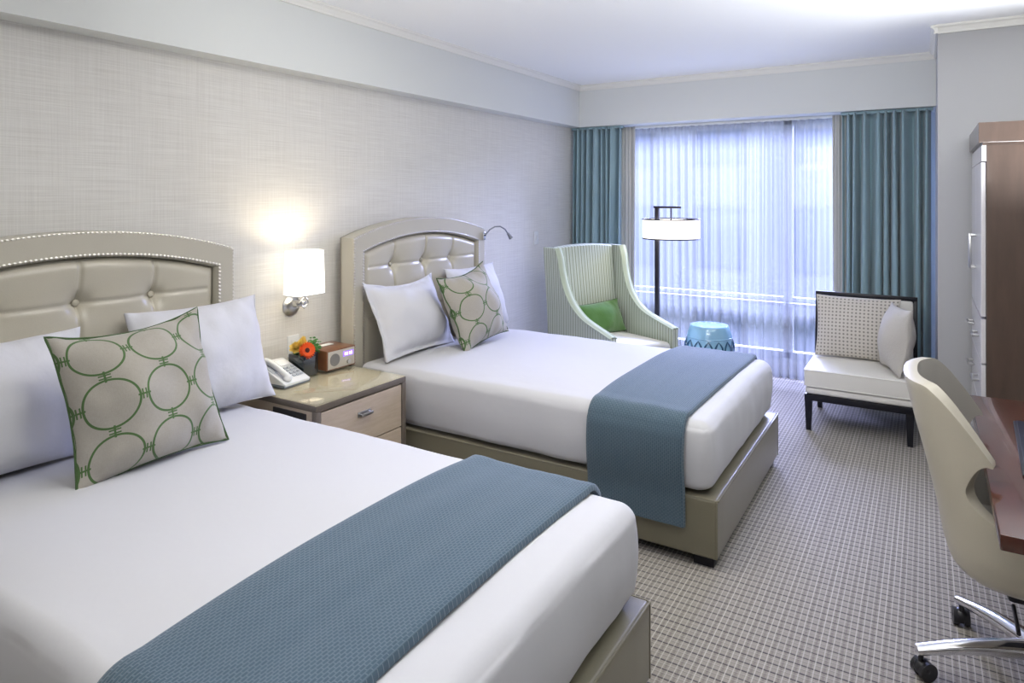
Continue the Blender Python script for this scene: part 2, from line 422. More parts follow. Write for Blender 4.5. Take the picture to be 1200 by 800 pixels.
# window wall round the opening
W0, W1, Z0, Z1 = -2.72, -.22, .14, 2.30
b = BM(); box(b, (WX, WY, 0), (W0, WY+.15, ZC)); box(b, (W1, WY, 0), (NX, WY+.15, ZC))
box(b, (W0, WY, 0), (W1, WY+.15, Z0)); box(b, (W0, WY, Z1), (W1, WY+.15, ZC)); struct('wall_front', b, M_PAINT)
# crown mouldings
def crown(name, p, q, n_, h=.05):
    """stepped moulding along the ceiling edge from p to q, projecting along n_"""
    prof = [(0, 0), (.012, 0), (.012, -.006), (.034, -.016), (.038, -.03), (.014, -.046), (.010, -h), (0, -h)]
    bm = BM(); A = []; B = []
    prof = [(0, 0), (.040, 0), (.040, -.012), (.026, -.020), (.014, -.040), (.012, -.052), (0, -.052)]
    for (o_, z) in prof:
        A.append(bm.verts.new((p[0]+n_[0]*o_, p[1]+n_[1]*o_, ZC+z))); B.append(bm.verts.new((q[0]+n_[0]*o_, q[1]+n_[1]*o_, ZC+z)))
    k = len(prof)
    for i in range(k): bm.faces.new((A[i], A[(i+1) % k], B[(i+1) % k], B[i]))
    bm.faces.new(A); bm.faces.new(B)
    return struct(name, bm, M_TRIM)
crown('trim_3', (SX, BY), (SX, 6.0), (1, 0))
crown('trim_4', (SX, 6.0), (NX, 6.0), (0, -1))
crown('trim_5', (NX-.02, NY), (RX, NY), (0, -1))
crown('trim_6', (NX, NY-.03), (NX, 6.0), (-1, 0))
# baseboards
def bboard(name, lo, hi): b = BM(); box(b, lo, hi, .004); struct(name, b, M_TRIM)
bboard('baseboard_left', (WX, BY, 0), (WX+.015, WY, .12)); bboard('baseboard_front', (WX+.015, WY-.015, 0), (NX, WY, .12))
bboard('baseboard_niche', (NX, NY-.015, 0), (RX, NY, .12))
# window
wroot = struct('window_1', (lambda t: (box(t, (W0, WY+.03, Z0), (W0+.06, WY+.11, Z1), .006), box(t, (W1-.06, WY+.03, Z0), (W1, WY+.11, Z1), .006),
    box(t, (W0, WY+.03, Z1-.06), (W1, WY+.11, Z1), .006), box(t, (W0, WY+.03, Z0), (W1, WY+.11, Z0+.06), .006),
    box(t, (-1.10, WY+.03, Z0), (-1.02, WY+.11, Z1), .006), t)[-1])(BM()), M_PAINT)
b = BM(); box(b, (W0+.06, WY+.04, .62), (W1-.06, WY+.10, .69), .006); struct('window_rail', b, M_PAINT, parent=wroot)
b = BM(); box(b, (W0+.05, WY+.065, Z0+.05), (W1-.05, WY+.071, Z1-.05)); struct('window_pane', b, M_GLASS, parent=wroot)
b = BM(); box(b, (W0-.03, WY-.05, .62), (W1+.03, WY+.035, .65), .005); struct('window_sill', b, M_PAINT, parent=wroot)

# door in the back wall (behind the camera)
dr = struct('door_1', (lambda t: box(t, (.35, BY, 0), (1.2, BY+.03, 2.05), .004))(BM()), M_BROWN)
b = BM(); cyl(b, (.43, BY+.03, 1.0), (.43, BY+.08, 1.0), .012); box(b, (.42, BY+.075, .99), (.54, BY+.09, 1.01), .004); struct('door_handle', b, M_SATIN, parent=dr)

# added housings for the ceiling fill lights above, out of frame
cl = None
for i, (lx, ly, lp) in enumerate(CEIL_FILLS):
    if cl is None:
        cl = thing('added_ceiling_light', 'added out-of-frame fill light, round flush housing with white diffuser above the foot of the beds', 'ceiling light', (lx, ly, ZC), group='added fill lights')
        b = BM(); lathe(b, [(.29, 0), (.29, -.07), (.27, -.085), (.255, -.085), (.255, 0)], cap=False); obj('ring', b, M_SATIN, cl)
        b = BM(); lathe(b, [(.26, -.01), (.26, -.05), (.2, -.07), (.01, -.078)]); obj('diffuser', b, m_emit('fill light diffuser', (1, .95, .87), 1.5), cl)
    else:
        c = copy_tree(cl); c.location = (lx, ly, ZC)

# facade across the street
fr = thing('building', 'pale stone building with rows of windows seen through the sheer curtains', 'building', (-3, 17, -6))
b = BM(); box(b, (-9, 0, 0), (13, 1, 22)); obj('facade_wall', b, M_STONE, fr, smooth=False)
fw = None
for i in range(7):
    for k in range(5):
        x = -6.0+i*2.3; z = 3.2+k*2.6
        if fw is None:
            b = BM(); box(b, (-.62, -.08, -.05), (.62, .02, 0)); box(b, (-.62, -.08, 1.5), (.62, .02, 1.56)); box(b, (-.62, -.08, 0), (-.55, .02, 1.5)); box(b, (.55, -.08, 0), (.62, .02, 1.5))
            box(b, (-.03, -.05, 0), (.03, .02, 1.5))
            fw = obj('window', b, M_GREYPAINT, fr, smooth=False)
            b = BM(); box(b, (-.55, -.02, 0), (.55, 0, 1.5)); obj('pane', b, M_DARKGL, fw, smooth=False)
            fw.location = (x, 0, z)
        else:
            c = copy_tree(fw, fr); c.location = (x, 0, z)

# ------------------------------------------------------------------ curtains
def drape(x0, x1, y, z0, z1, folds, amp, seed, nz_=30, per=16, flare=.0, sharp=1.0):
    n = folds*per; bm = BM()
    rnd = random.Random(seed); ph = [rnd.uniform(-.6, .6) for _ in range(folds+2)]; am = [rnd.uniform(.55, 1.2) for _ in range(folds+2)]
    def f(u, v):
        t = u*folds + .22*math.sin(u*14.5+seed) - .22*math.sin(seed) + .08*math.sin(u*33+seed*2) - .08*math.sin(seed*2); k = max(0, min(int(t), folds-1)); fr_ = max(0, min(1, t-k))
        a_ = am[k]*(1-fr_)+am[k+1]*fr_; p_ = ph[k]*(1-fr_)+ph[k+1]*fr_
        low = 1-v
        x = x0+(x1-x0)*u + flare*low*(u-.5) + .012*math.sin(2*PI*(t+.25))*a_*low
        s = math.sin(2*PI*t + p_*2.2*low)
        s = math.copysign(abs(s)**sharp, s)
        yy = y + amp*a_*s*(.75+.35*low) + amp*.25*math.sin(4*PI*t+seed)*low*a_ + .006*nz(x*6, v*3, seed)
        return (x, yy, z0+(z1-z0)*v)
    def uvf(u, v): return (u*(x1-x0)*2.2, v*(z1-z0))
    grid(bm, f, n, nz_, uvf)
    return bm
def curtain(name, label, x0, x1, folds, seed, lin):
    t = thing(name, label, 'curtain', ((x0+x1)/2, 6.08, .01), group='teal drapes')
    o = obj('drape_panel', drape(x0-t.location.x, x1-t.location.x, 0, .01, 2.262, folds, .075, seed, sharp=.75), M_TEAL, t, angle=80)
    m = o.modifiers.new('thick', 'SOLIDIFY'); m.thickness = .004
    o2 = obj('lining', drape(lin[0]-t.location.x, lin[1]-t.location.x, .045, .01, 2.262, 2, .014, seed+5), M_LINING, t, angle=80)
    m = o2.modifiers.new('thick', 'SOLIDIFY'); m.thickness = .003
    tag(o2, 'grey lining edge')
    b = BM(); box(b, (x0-t.location.x-.01, -.03, 2.25), (x1-t.location.x+.01, .03, 2.272), .003); obj('heading_tape', b, M_TEAL, t)
    return t
curtain('curtain', 'gathered teal drape at the left end of the window, behind the striped armchair', -3.02, -2.50, 8, 3, (-2.54, -2.38))
curtain('curtain', 'gathered teal drape at the right end of the window, behind the black framed chair', -.58, .035, 9, 11, (-.66, -.56))
t = thing('sheer_curtain', 'white translucent sheer curtain covering the window between the teal drapes', 'sheer curtain', (-1.5, 6.23, .01))
o = obj('sheer_panel', drape(-1.22, .97, 0, .01, 2.25, 30, .024, 21, nz_=24, per=10), M_SHEER, t, angle=85)
b = BM(); box(b, (-1.5, -.015, 2.25), (1.5, .015, 2.272), .003); obj('curtain_track', b, M_PAINT, t)

# ------------------------------------------------------------------ beds
def arch(hw, zs, zp, n=40, z0=.30):
    """points from bottom left, up, over a shallow arc, down to bottom right (y,z)"""
    rise = zp-zs; R = (hw*hw+rise*rise)/(2*rise); a = math.asin(hw/R)
    top = [(R*math.sin(-a+2*a*i/n), zs + R*math.cos(-a+2*a*i/n) - (R-rise)) for i in range(n+1)]
    return [(-hw, z0)] + top + [(hw, z0)]
BUT = [(-.62+.31*i, 1.165) for i in range(1, 4)] + [(-.465+.31*i, .93) for i in range(4)]
BUT = [(-.31, 1.165), (0, 1.168), (.31, 1.165), (-.31, .86), (0, .86), (.31, .86)]
def make_bed():
    t = thing('bed', '', 'bed', (-2.99, 0, 0))
    # headboard border: ring between outer and inner arch
    hw, iw = .692, .60
    O = arch(hw, 1.352, 1.458); I = arch(iw, 1.262, 1.352)
    bm = BM(); xf, xb = .115, 0.0
    def ring(pts, x): return [bm.verts.new((x, p[0], p[1])) for p in pts]
    def off(pts, d):  # shrink towards centre
        return [(p[0]-math.copysign(min(d, abs(p[0])), p[0]) if abs(p[0]) > hw*.85 else p[0]*(1-d*.9), p[1]-(d if p[1] > .5 else 0)) for p in pts]
    r0 = ring(O, xb); r1 = ring(O, xf-.012); r2 = ring(off(O, .010), xf); r3 = ring([(p[0]*1.012, p[1]+(.008 if p[1] > .5 else 0)) for p in I], xf-.002); r4 = ring(I, xf-.018); r5 = ring(I, xf-.05)
    for A, B in ((r0, r1), (r1, r2), (r2, r3), (r3, r4), (r4, r5)):
        for i in range(len(A)-1): bm.faces.new((A[i], A[i+1], B[i+1], B[i]))
    hb = obj('headboard', bm, M_HBFRAME, t, angle=35)
    b = BM(); prism(b, O, 'x', -.0, .012); obj('back_panel', b, M_HBFRAME, hb, smooth=False)
    # tufted panel
    def zt(y): # inner arch height
        rise = .09; R = (iw*iw+rise*rise)/(2*rise); return 1.262 + math.sqrt(max(R*R-y*y, 0)) - (R-rise)
    def f(u, v):
        y = -iw+.004+(2*iw-.008)*u; z = .40+(zt(y)-.004-.40)*v
        e = min(y+iw, iw-y, zt(y)-z)/.05; puff = 1-(1-min(max(e, 0), 1))**2.2
        x = .068+.034*puff
        for (by, bz) in BUT:
            d2 = (y-by)**2+(z-bz)**2; x -= .034*math.exp(-d2/(2*.026**2)) + .018*math.exp(-d2/(2*.08**2))
        gy = min(abs(y-q) for q in (-.31, 0, .31)); gz = min(abs(z-1.166), abs(z-.86))
        x -= .009*math.exp(-(gy/.008)**2) + .008*math.exp(-(gz/.009)**2)*(1 if abs(y) < .56 else 0)
        x += .003*nz(y*5, z*5, 1)
        return (x, y, z)
    bm = BM(); grid(bm, f, 200, 130); pn = obj('tufted_panel', bm, M_HBLEATHER, t, angle=80)
    for (by, bz) in BUT:
        b = BM(); ball(b, (.053, by, bz), .015, 2, (.55, 1, 1)); obj('button', b, M_HBLEATHER, pn)
    # nailhead trims: rows of studs
    def nails(pts, x, step, r):
        bm = BM(); P = [Vector((x, p[0], p[1])) for p in pts]; L = 0; nxt = 0
        for a, c in zip(P, P[1:]):
            d = (c-a).length
            while nxt <= L+d:
                ball(bm, a+(c-a)*((nxt-L)/d if d else 0), r, 1, (.6, 1, 1)); nxt += step
            L += d
        return bm
    obj('nailhead_trim', nails([(p[0]*.990, p[1]-.006) for p in O], .112, .0175, .0072), M_NAIL, hb)
    obj('nailhead_trim', nails([(p[0]*1.022, p[1]+.010) for p in I], .113, .0175, .0072), M_NAIL, hb)
    # upholstered base
    bm = rbox((.10, -.688, .045), (2.235, .688, .300), .014, .12)
    base = obj('base', bm, M_LEATHER, t, angle=50)
    b = BM(); tube(b, [(.12, -.689, .297), (2.228, -.682, .297), (2.236, -.676, .297), (2.236, .676, .297), (2.228, .682, .297), (.12, .689, .297)], .0045, 6)
    for y in (-.686, .686): tube(b, [(2.233, y, .05), (2.233, y, .295)], .0035, 6)
    obj('piping', b, M_LEATHER, base)
    for (x, y) in ((.2, -.62), (.2, .62), (2.17, -.62), (2.17, .62), (1.2, -.62), (1.2, .62)):
        b = BM(); box(b, (x-.045, y-.045, 0), (x+.045, y+.045, .046), .004); obj('leg', b, M_BLACK, t)
    b = rbox((.12, -.60, .302), (2.10, .60, .54), .05, .3); obj('mattress', b, M_CREAM, t)
    return t
BED_Y = {1: 1.385, 2: 3.575}
bed1 = make_bed(); bed1.location.y = BED_Y[1]
tag(bed1, 'nearer bed with arched nailhead headboard and champagne vinyl base, nearest the camera', 'bed', 'pair of matching beds')
bed2 = copy_tree(bed1); bed2.location.y = BED_Y[2]
tag(bed2, 'farther bed with arched nailhead headboard and champagne vinyl base, towards the window', 'bed', 'pair of matching beds')

DX0, DX1, DHY, DZ0, DZ1, DR = .13, 2.195, .675, .302, .618, .05
def dome(x, y):
    """extra height of the bedding top, in bed coordinates"""
    u = max(0, min(1, (x-DX0)/(DX1-DX0))); v = y/DHY
    return .035*(1-abs(2*u-1)**3)*max(0, 1-abs(v)**2.6)
def duvet(seed):
    def deform(c, p):
        x, y, z = c; h = (z-DZ0)/(DZ1-DZ0)
        if h > .5: z += dome(x, y)
        bul = math.sin(PI*min(max(h, 0), 1))
        if abs(y) > DHY-DR-.001: y += math.copysign(.016*bul*(abs(y)-(DHY-DR))/DR, y)
        if x > DX1-DR: x += .022*bul*(x-(DX1-DR))/DR
        # tuck at the bottom
        if h < .12: k = (.12-h)/.12; y *= 1-.02*k; x -= (.02*k if x > DX1-DR else 0)
        side = 1 if (abs(y) > DHY-.09 or x > DX1-.09) else .0
        wr = .007*nz(x*2.2+seed, y*2.2, z*7+seed) + .004*nz(x*9, y*9, z*3+seed)*side
        if h > .9: z += wr*.9 + .005*nz(x*1.3, y*3, seed)
        elif abs(y) > DHY-.02: y += wr + (.005+.008*max(0, 1-x/.9))*math.sin(x*13+3*math.sin(x*3+seed))*(1-h)
        else: x += wr + .004*nz(y*6, z*9, seed)
        return Vector((x, y, z))
    return rbox((DX0, -DHY, DZ0), (DX1, DHY, DZ1), DR, .035, 6, open_bottom=True, deform=deform)
for k, (lab) in {1: 'smooth white coverlet tucked over the nearer bed', 2: 'smooth white coverlet tucked over the farther bed'}.items():
    o = obj('duvet', duvet(k*3.7), M_WHITE, angle=180); o.location = (-2.99, BED_Y[k], 0)
    tag(o, lab, 'duvet', 'white duvets')
# blue throws
def throw(x0, x1, hem_near, hem_far, seed):
    """folded throw draped across the bed; bed coordinates"""
    th = .020; cl = .006
    # path across the bed in (y, z), near side first
    def prof():
        P = []; R = DR+.012
        for z in [hem_near + (DZ1-DR-hem_near)*i/14 for i in range(15)]:
            P.append((-(DHY+.014+cl+.018*math.sin(PI*max(0, min(1, (z-DZ0)/(DZ1-DZ0))))), z))
        for a in [i*PI/2/8 for i in range(1, 9)]: P.append((-(DHY-DR+ (R+.006)*math.cos(a)+.004), DZ1-DR+R*math.sin(a)-.004))
        n = 36
        for i in range(1, n): P.append((-(DHY-DR) + 2*(DHY-DR)*i/n, DZ1+.004))
        for a in [PI/2-i*PI/2/8 for i in range(0, 9)]: P.append((DHY-DR+(R+.006)*math.cos(a)+.004, DZ1-DR+R*math.sin(a)-.004))
        for z in [DZ1-DR-(DZ1-DR-hem_far)*i/14 for i in range(1, 15)]:
            P.append((DHY+.014+cl+.018*math.sin(PI*max(0, min(1, (z-DZ0)/(DZ1-DZ0)))), z))
        return P
    P = prof(); n = len(P); L = [0]
    for a, c in zip(P, P[1:]): L.append(L[-1]+math.hypot(c[0]-a[0], c[1]-a[1]))
    nrm = []
    for i in range(n):
        a = P[max(0, i-1)]; c = P[min(n-1, i+1)]; d = (c[0]-a[0], c[1]-a[1]); l = math.hypot(*d); nrm.append((-d[1]/l, d[0]/l))
    W = x1-x0
    cs = [(s, th) for s in [0+W*i/24 for i in range(25)]]
    cs = [(-.003, th*.35), (0.0, th*.8)] + [(W*(.012+.976*i/22), th) for i in range(23)] + [(W, th*.8), (W+.003, th*.35)]
    full = cs + [(s, 0.0) for (s, _) in reversed(cs)]
    bm = BM(); uvl = bm.loops.layers.uv.verify(); rings = []
    for i in range(n):
        y, z = P[i]; ny, nz_ = nrm[i]; r = []
        for j, (s, h) in enumerate(full):
            x = x0 + s + .010*math.sin(L[i]*2.3+seed) * (1 if s > W/2 else .6)
            hh = h + (.0035*nz(L[i]*2.2, s*7, seed) + .004*math.exp(-((s-W*.5-.03*math.sin(L[i]*2))/.02)**2)*0 if h > .015 else 0)
            if h > .015: hh += .004*nz(L[i]*1.2+seed, s*16, 2)
            zz = z + (dome(x, y) if abs(y) < DHY else 0)
            r.append(bm.verts.new((x, y+ny*hh, zz+nz_*hh)))
        rings.append(r)
    m_ = len(full)
    for i in range(n-1):
        for j in range(m_):
            j2 = (j+1) % m_; fc = bm.faces.new((rings[i][j], rings[i+1][j], rings[i+1][j2], rings[i][j2]))
            s1, s2 = full[j][0], full[j2][0]
            for l, (ii, ss) in zip(fc.loops, ((i, s1), (i+1, s1), (i+1, s2), (i, s2))): l[uvl].uv = (L[ii], ss)
    bm.faces.new(rings[0]); bm.faces.new(rings[-1][::-1])
    return bm
def hem(x0, x1, z, parent):
    b = BM(); y = -(DHY+.014+.006+.012)
    tube(b, [(x0+.005, y-.008, z+.004), (x1-.005, y-.008, z+.004)], .010, 8); return b
for k, xs, hz, lab in ((1, (1.575, 2.055), (.28, .30), 'folded blue waffle knit throw across the foot of the nearer bed'),
                       (2, (1.645, 2.105), (.165, .28), 'blue waffle knit throw across the foot of the farther bed, hem over its base')):
    o = obj('throw', throw(xs[0], xs[1], hz[0], hz[1], k*2.0), M_WAFFLE, angle=70)
    o.location = (-2.99, BED_Y[k], 0); tag(o, lab, 'throw blanket', 'blue throws')

# ------------------------------------------------------------------ pillows and cushions
def pillow_bm(w_, h_, t_, pinch=.06, n=44, seed=0, wrinkle=.006, flange=0.0, sag=0.0):
    """soft pillow standing in local XZ (x = width, z = height from 0), thickness along y; UV in metres"""
    bm = BM(); uvl = bm.loops.layers.uv.verify(); P = {}
    def pt(i, j, side):
        u = -1+2*i/n; v = -1+2*j/n
        pu = 1-pinch*(1-abs(v)**2.2)*abs(u)**3; pv = 1-pinch*(1-abs(u)**2.2)*abs(v)**3
        x = u*w_/2*pu; z = v*h_/2*pv
        fu, fv = abs(u), abs(v)
        if flange: fu = min(1, fu/(1-flange/(w_/2))); fv = min(1, fv/(1-flange/(h_/2)))
        th = t_/2*(max(0, 1-fu**2.0)**.72)*(max(0, 1-fv**2.0)**.72)
        edge = (1-th/(t_/2))
        y = side*(th+.0025) + wrinkle*nz(x*7+seed, z*7, side)*2*(1-.4*edge) + wrinkle*.8*nz(x*20, z*14+seed, side)*edge
        if sag: z -= sag*(1-u*u)*max(0, v)**2*h_; 
        y += .012*edge*nz(u*1.5+seed, v*1.5, 3)
        return (x, y, z+h_/2)
    for side in (-1, 1):
        for i in range(n+1):
            for j in range(n+1):
                P[(i, j, side)] = bm.verts.new(pt(i, j, side))
        for i in range(n):
            for j in range(n):
                idx = [(i, j), (i+1, j), (i+1, j+1), (i, j+1)]
                if side > 0: idx = idx[::-1]
                fc = bm.faces.new([P[(a, b_, side)] for a, b_ in idx])
                for l, (a, b_) in zip(fc.loops, idx): l[uvl].uv = (w_*a/n, h_*b_/n)
    edge = [(i, 0) for i in range(n)] + [(n, j) for j in range(n)] + [(i, n) for i in range(n, 0, -1)] + [(0, j) for j in range(n, 0, -1)]
    for a, b_ in zip(edge, edge[1:]+edge[:1]):
        fc = bm.faces.new((P[(*a, 1)], P[(*b_, 1)], P[(*b_, -1)], P[(*a, -1)]))
        for l, q in zip(fc.loops, (a, b_, b_, a)): l[uvl].uv = (w_*q[0]/n, h_*q[1]/n)
    ep = [tuple((P[(*a, 1)].co+P[(*a, -1)].co)/2) for a in edge]
    return bm, ep
def place(o, loc, yaw, lean, roll=0):
    """yaw: heading of the face normal (-y) about z; lean: tips the top back; roll: in-plane turn"""
    o.matrix_world = Matrix.Translation(loc) @ Matrix.Rotation(yaw, 4, 'Z') @ Matrix.Rotation(lean, 4, 'X') @ Matrix.Rotation(roll, 4, 'Y')
# facing +x means -y normal turned by +90 degrees
F = PI/2
def R(d): return math.radians(d)
def white_pillow(loc, yaw, lean, label, seed, w_=.62, h_=.46, t_=.19, roll=0, flange=0, pinch=.07, mt=None, sag=0, group='white bed pillows', name='pillow'):
    bm, ep = pillow_bm(w_, h_, t_, pinch, seed=seed, flange=flange, sag=sag, wrinkle=.012)
    o = obj(name, bm, mt or M_PILLOW, angle=120); place(o, loc, yaw, lean, roll)
    return tag(o, label, 'pillow', group)
TOPZ = .645
# nearer bed
white_pillow((-2.68, .99, TOPZ-.01), F, R(-20), 'plump white pillow left of the big ring cushion, at the nearer headboard', 1.0, w_=.74, h_=.48, t_=.27)
white_pillow((-2.69, 1.845, TOPZ-.01), F, R(-17), 'plump white pillow standing to the right of the big ring cushion on the nearer bed', 4.0, w_=.64, h_=.50, t_=.26)
# farther bed
white_pillow((-2.66, 3.26, TOPZ-.01), F, R(-24), 'flanged white pillow at the nightstand side of the farther bed', 9.0, w_=.66, h_=.49, t_=.27, flange=.03, sag=.07, roll=R(0))
white_pillow((-2.71, 4.03, TOPZ-.01), F, R(-17), 'white pillow half hidden behind the ring cushion on the farther bed, towards the window', 12.0, w_=.62, h_=.48, t_=.24)
# bolster-like edge of the sheet pushed out by the farther pillow
def ring_cushion(loc, yaw, lean, roll, size, label, seed):
    t = thing('cushion', label, 'cushion', group='ring patterned cushions')
    bm, ep = pillow_bm(size, size, .27, .095, seed=seed, sag=.035, wrinkle=.016, n=50)
    c = obj('cushion_cover', bm, M_RINGS, t, angle=120)
    b = BM(); tube(b, ep[::1], .0045, 6, closed=True); obj('piping', b, M_GREENPIPE, t)
    place(t, loc, yaw, lean, roll); return t
ring_cushion((-2.32, 1.375, TOPZ+.00), F-R(6), R(-21), R(-3.5), .53, 'large linen cushion with green linked rings leaning on the nearer bed', 2.0)
ring_cushion((-2.42, 3.62, TOPZ+.01), F-R(4), R(-20), R(-8), .50, 'linen cushion with green linked rings standing between the white pillows of the farther bed', 6.0)

# ------------------------------------------------------------------ nightstand and what stands on it
NSX0, NSX1, NSY0, NSY1, NSZ = -3.02, -2.40, 2.165, 2.795, .635
ns = thing('nightstand', 'two drawer nightstand of pale wood with taupe frame and glass top between the beds', 'nightstand', ((NSX0+NSX1)/2, (NSY0+NSY1)/2, 0))
hx, hy = (NSX1-NSX0)/2, (NSY1-NSY0)/2
b = BM(); box(b, (-hx, -hy+.004, .05), (hx-.022, hy-.004, NSZ-.04), .003); obj('body', b, M_OAK, ns, smooth=False)
b = BM(); box(b, (-hx, -hy, NSZ-.04), (hx, hy, NSZ-.01), .003)
box(b, (hx-.03, -hy, .05), (hx, -hy+.03, NSZ-.04), .002); box(b, (hx-.03, hy-.03, .05), (hx, hy, NSZ-.04), .002)
box(b, (hx-.03, -hy+.03, .05), (hx, hy-.03, .085), .002); obj('frame', b, M_TAUPE, ns)
b = BM(); box(b, (-hx+.004, -hy+.004, NSZ-.0095), (hx-.004, hy-.004, NSZ-.007)); obj('top_panel', b, M_NSTOP, ns, smooth=False)
b = BM(); box(b, (-hx, -hy, NSZ-.0068), (hx+.003, hy, NSZ), .002)
obj('glass_top', b, m_glass('nightstand glass', (.985, 1, .985)), ns)
for (za, zb) in ((.365, NSZ-.048), (.092, .358)):
    d = BM(); box(d, (hx-.022, -hy+.034, za), (hx-.004, hy-.034, zb), .002); dr = obj('drawer', d, M_OAK, ns, smooth=False)
    d = BM(); zc = zb-.075
    box(d, (hx-.004, -.045, zc-.013), (hx-.001, .045, zc+.013), .002)
    for y in (-.03, .03): box(d, (hx-.004, y-.005, zc-.004), (hx+.020, y+.005, zc+.004), .002)
    box(d, (hx+.016, -.040, zc-.008), (hx+.024, .040, zc+.008), .003); obj('handle', d, M_SATIN, dr)
for (x, y) in ((-hx+.04, -hy+.04), (-hx+.04, hy-.04), (hx-.05, -hy+.04), (hx-.05, hy-.04)):
    d = BM(); box(d, (x-.02, y-.02, 0), (x+.02, y+.02, .051), .002); obj('foot', d, M_TAUPE, ns)
d = BM(); box(d, (hx-.30, -hy-.004, NSZ-.105), (hx-.07, -hy+.006, NSZ-.055), .003); obj('outlet_panel', d, M_BLACKP, ns)

# clock radio
rr = thing('clock_radio', 'walnut cased clock radio with grey speaker and purple lit display on the nightstand', 'clock radio', (-2.875, 2.69, NSZ+.001), R(-2))
b = BM(); box(b, (-.10, -.105, .006), (.098, .105, .118), .006)
# hollow look: case frame round a recessed front
obj('case', b, m_wood('radio walnut', (.13, .05, .022), (.24, .10, .045), (1, 3, 1), .3, .3, 18), rr)
b = BM(); box(b, (.094, -.096, .014), (.101, .096, .110), .002); fp = obj('front_panel', b, mat('champagne faceplate', (.50, .46, .40), .4, nscale=80, nstr=.02), rr)
b = BM(); cyl(b, (.100, -.050, .062), (.104, -.050, .062), .034, seg=32)
obj('speaker_grille', b, mat('grey speaker mesh', (.20, .19, .18), .6, nscale=400, nstr=.4), fp)
b = BM(); box(b, (.100, .010, .068), (.103, .085, .096), .001); obj('display', b, m_emit('purple display', (.30, .16, .95), 1.6, (.05, .03, .1)), fp)
b = BM(); box(b, (.1031, .020, .074), (.1035, .028, .090)); box(b, (.1031, .034, .074), (.1035, .042, .090)); box(b, (.1031, .052, .074), (.1035, .060, .090)); box(b, (.1031, .066, .074), (.1035, .074, .090))
obj('digits', b, m_emit('display digits', (.75, .6, 1.0), 2.0), fp)
b = BM(); cyl(b, (.100, .048, .036), (.112, .048, .036), .012, seg=24); obj('dial', b, M_SATIN, fp)
b = BM(); box(b, (-.05, -.04, .118), (-.01, .04, .122), .002); obj('snooze_button', b, M_PLASTICW, rr)
for (x, y) in ((-.08, -.08), (-.08, .08), (.08, -.08), (.08, .08)):
    b = BM(); cyl(b, (x, y, 0), (x, y, .007), .010, seg=12); obj('foot', b, M_BLACKP, rr)

# flower arrangement
fl = thing('flower_arrangement', 'orange gerbera with yellow rose and greenery in a black glass cube vase', 'flowers', (-2.865, 2.495, NSZ+.001), R(4))
b = BM(); box(b, (-.055, -.055, 0), (.055, .055, .118), .004); obj('vase', b, mat('black glass', (.006, .012, .014), .06, coat=1, nscale=10, nstr=.01), fl)
def petals(bm, c, nrm, n, r0, r1, wdt, lift, lay=1, curl=.2):
    q = Vector(nrm).to_track_quat('Z', 'Y').to_matrix()
    for L_ in range(lay):
        for k in range(n):
            a = 2*PI*k/n + L_*PI/n; rr1 = r1*(1-.14*L_)
            pts = []
            for s in range(7):
                t_ = s/6; r = r0+(rr1-r0)*t_; wv = wdt*math.sin(PI*min(1, .18+.78*t_))**.7
                z = lift*(t_**1.5)*(1+.8*L_) + .004*L_ - curl*.01*t_*t_
                for sd in (-1, 0, 1):
                    v = Vector((r*math.cos(a)-sd*wv/2*math.sin(a), r*math.sin(a)+sd*wv/2*math.cos(a), z+(0 if sd else -.0015)))
                    pts.append(bm.verts.new(Vector(c)+q@v))
            for s in range(6):
                for e in range(2):
                    bm.faces.new((pts[3*s+e], pts[3*s+e+1], pts[3*s+e+4], pts[3*s+e+3]))
M_ORANGE = mat('orange petals', (.86, .12, .018), .6, nscale=60, nstr=.1, var=.12)
M_YELLOW = mat('yellow petals', (.88, .66, .16), .6, nscale=60, nstr=.1, var=.1)
M_LEAF = mat('leaf green', (.055, .20, .035), .5, nscale=60, nstr=.15, var=.3)
gdir = Vector((.80, -.38, .30)).normalized(); gc = Vector((.045, -.02, .140))
b = BM(); petals(b, gc, gdir, 22, .012, .046, .013, .008, 3, .4); g = obj('gerbera', b, M_ORANGE, fl, angle=80)
b = BM(); ball(b, gc+gdir*.006, .014, 2, (1, 1, .5), gdir.to_track_quat('Z', 'Y').to_matrix().to_4x4()); obj('gerbera_eye', b, mat('dark flower eye', (.06, .012, .01), .8, nscale=300, nstr=.5), g)
b = BM(); tube(b, [gc-gdir*.005, gc-gdir*.03+Vector((0, 0, -.02)), (.0, 0, .08)], .003, 8); obj('stem', b, M_LEAF, fl)
for (rc, rs, rd) in (((-.01, -.045, .150), 1.0, (.5, -.5, .8)), ((-.02, .01, .160), .9, (.3, 0, 1)), ((.01, -.03, .165), .7, (.6, -.3, .8))):
    b = BM()
    for L_ in range(5): petals(b, Vector(rc)+Vector(rd)*.002*L_, rd, 7, .002, .036*rs*(1-.17*L_), .030*rs*(1-.12*L_), .008+.008*L_, 1)
    obj('rose', b, M_YELLOW, fl, angle=80)
rnd = random.Random(5)
b = BM()
for k in range(150):
    c = Vector((.012, .055, .145)) + Vector((rnd.gauss(0, .018), rnd.gauss(0, .020), rnd.gauss(0, .016))); ball(b, c, rnd.uniform(.005, .010), 1, (1, 1, .6))
for k in range(60):
    c = Vector((rnd.uniform(-.045, .045), rnd.uniform(-.05, .05), rnd.uniform(.115, .135))); ball(b, c, rnd.uniform(.006, .012), 1, (1, 1, .5))
obj('greenery', b, M_LEAF, fl)
b = BM()
for k in range(6): a = -2.2+k*.35; petals(b, (.01*math.cos(a), .01*math.sin(a)-.02, .118), (math.cos(a)*.8, math.sin(a)*.8, .6), 1, .01, .062, .02, .006)
obj('leaves', b, M_LEAF, fl, angle=80)

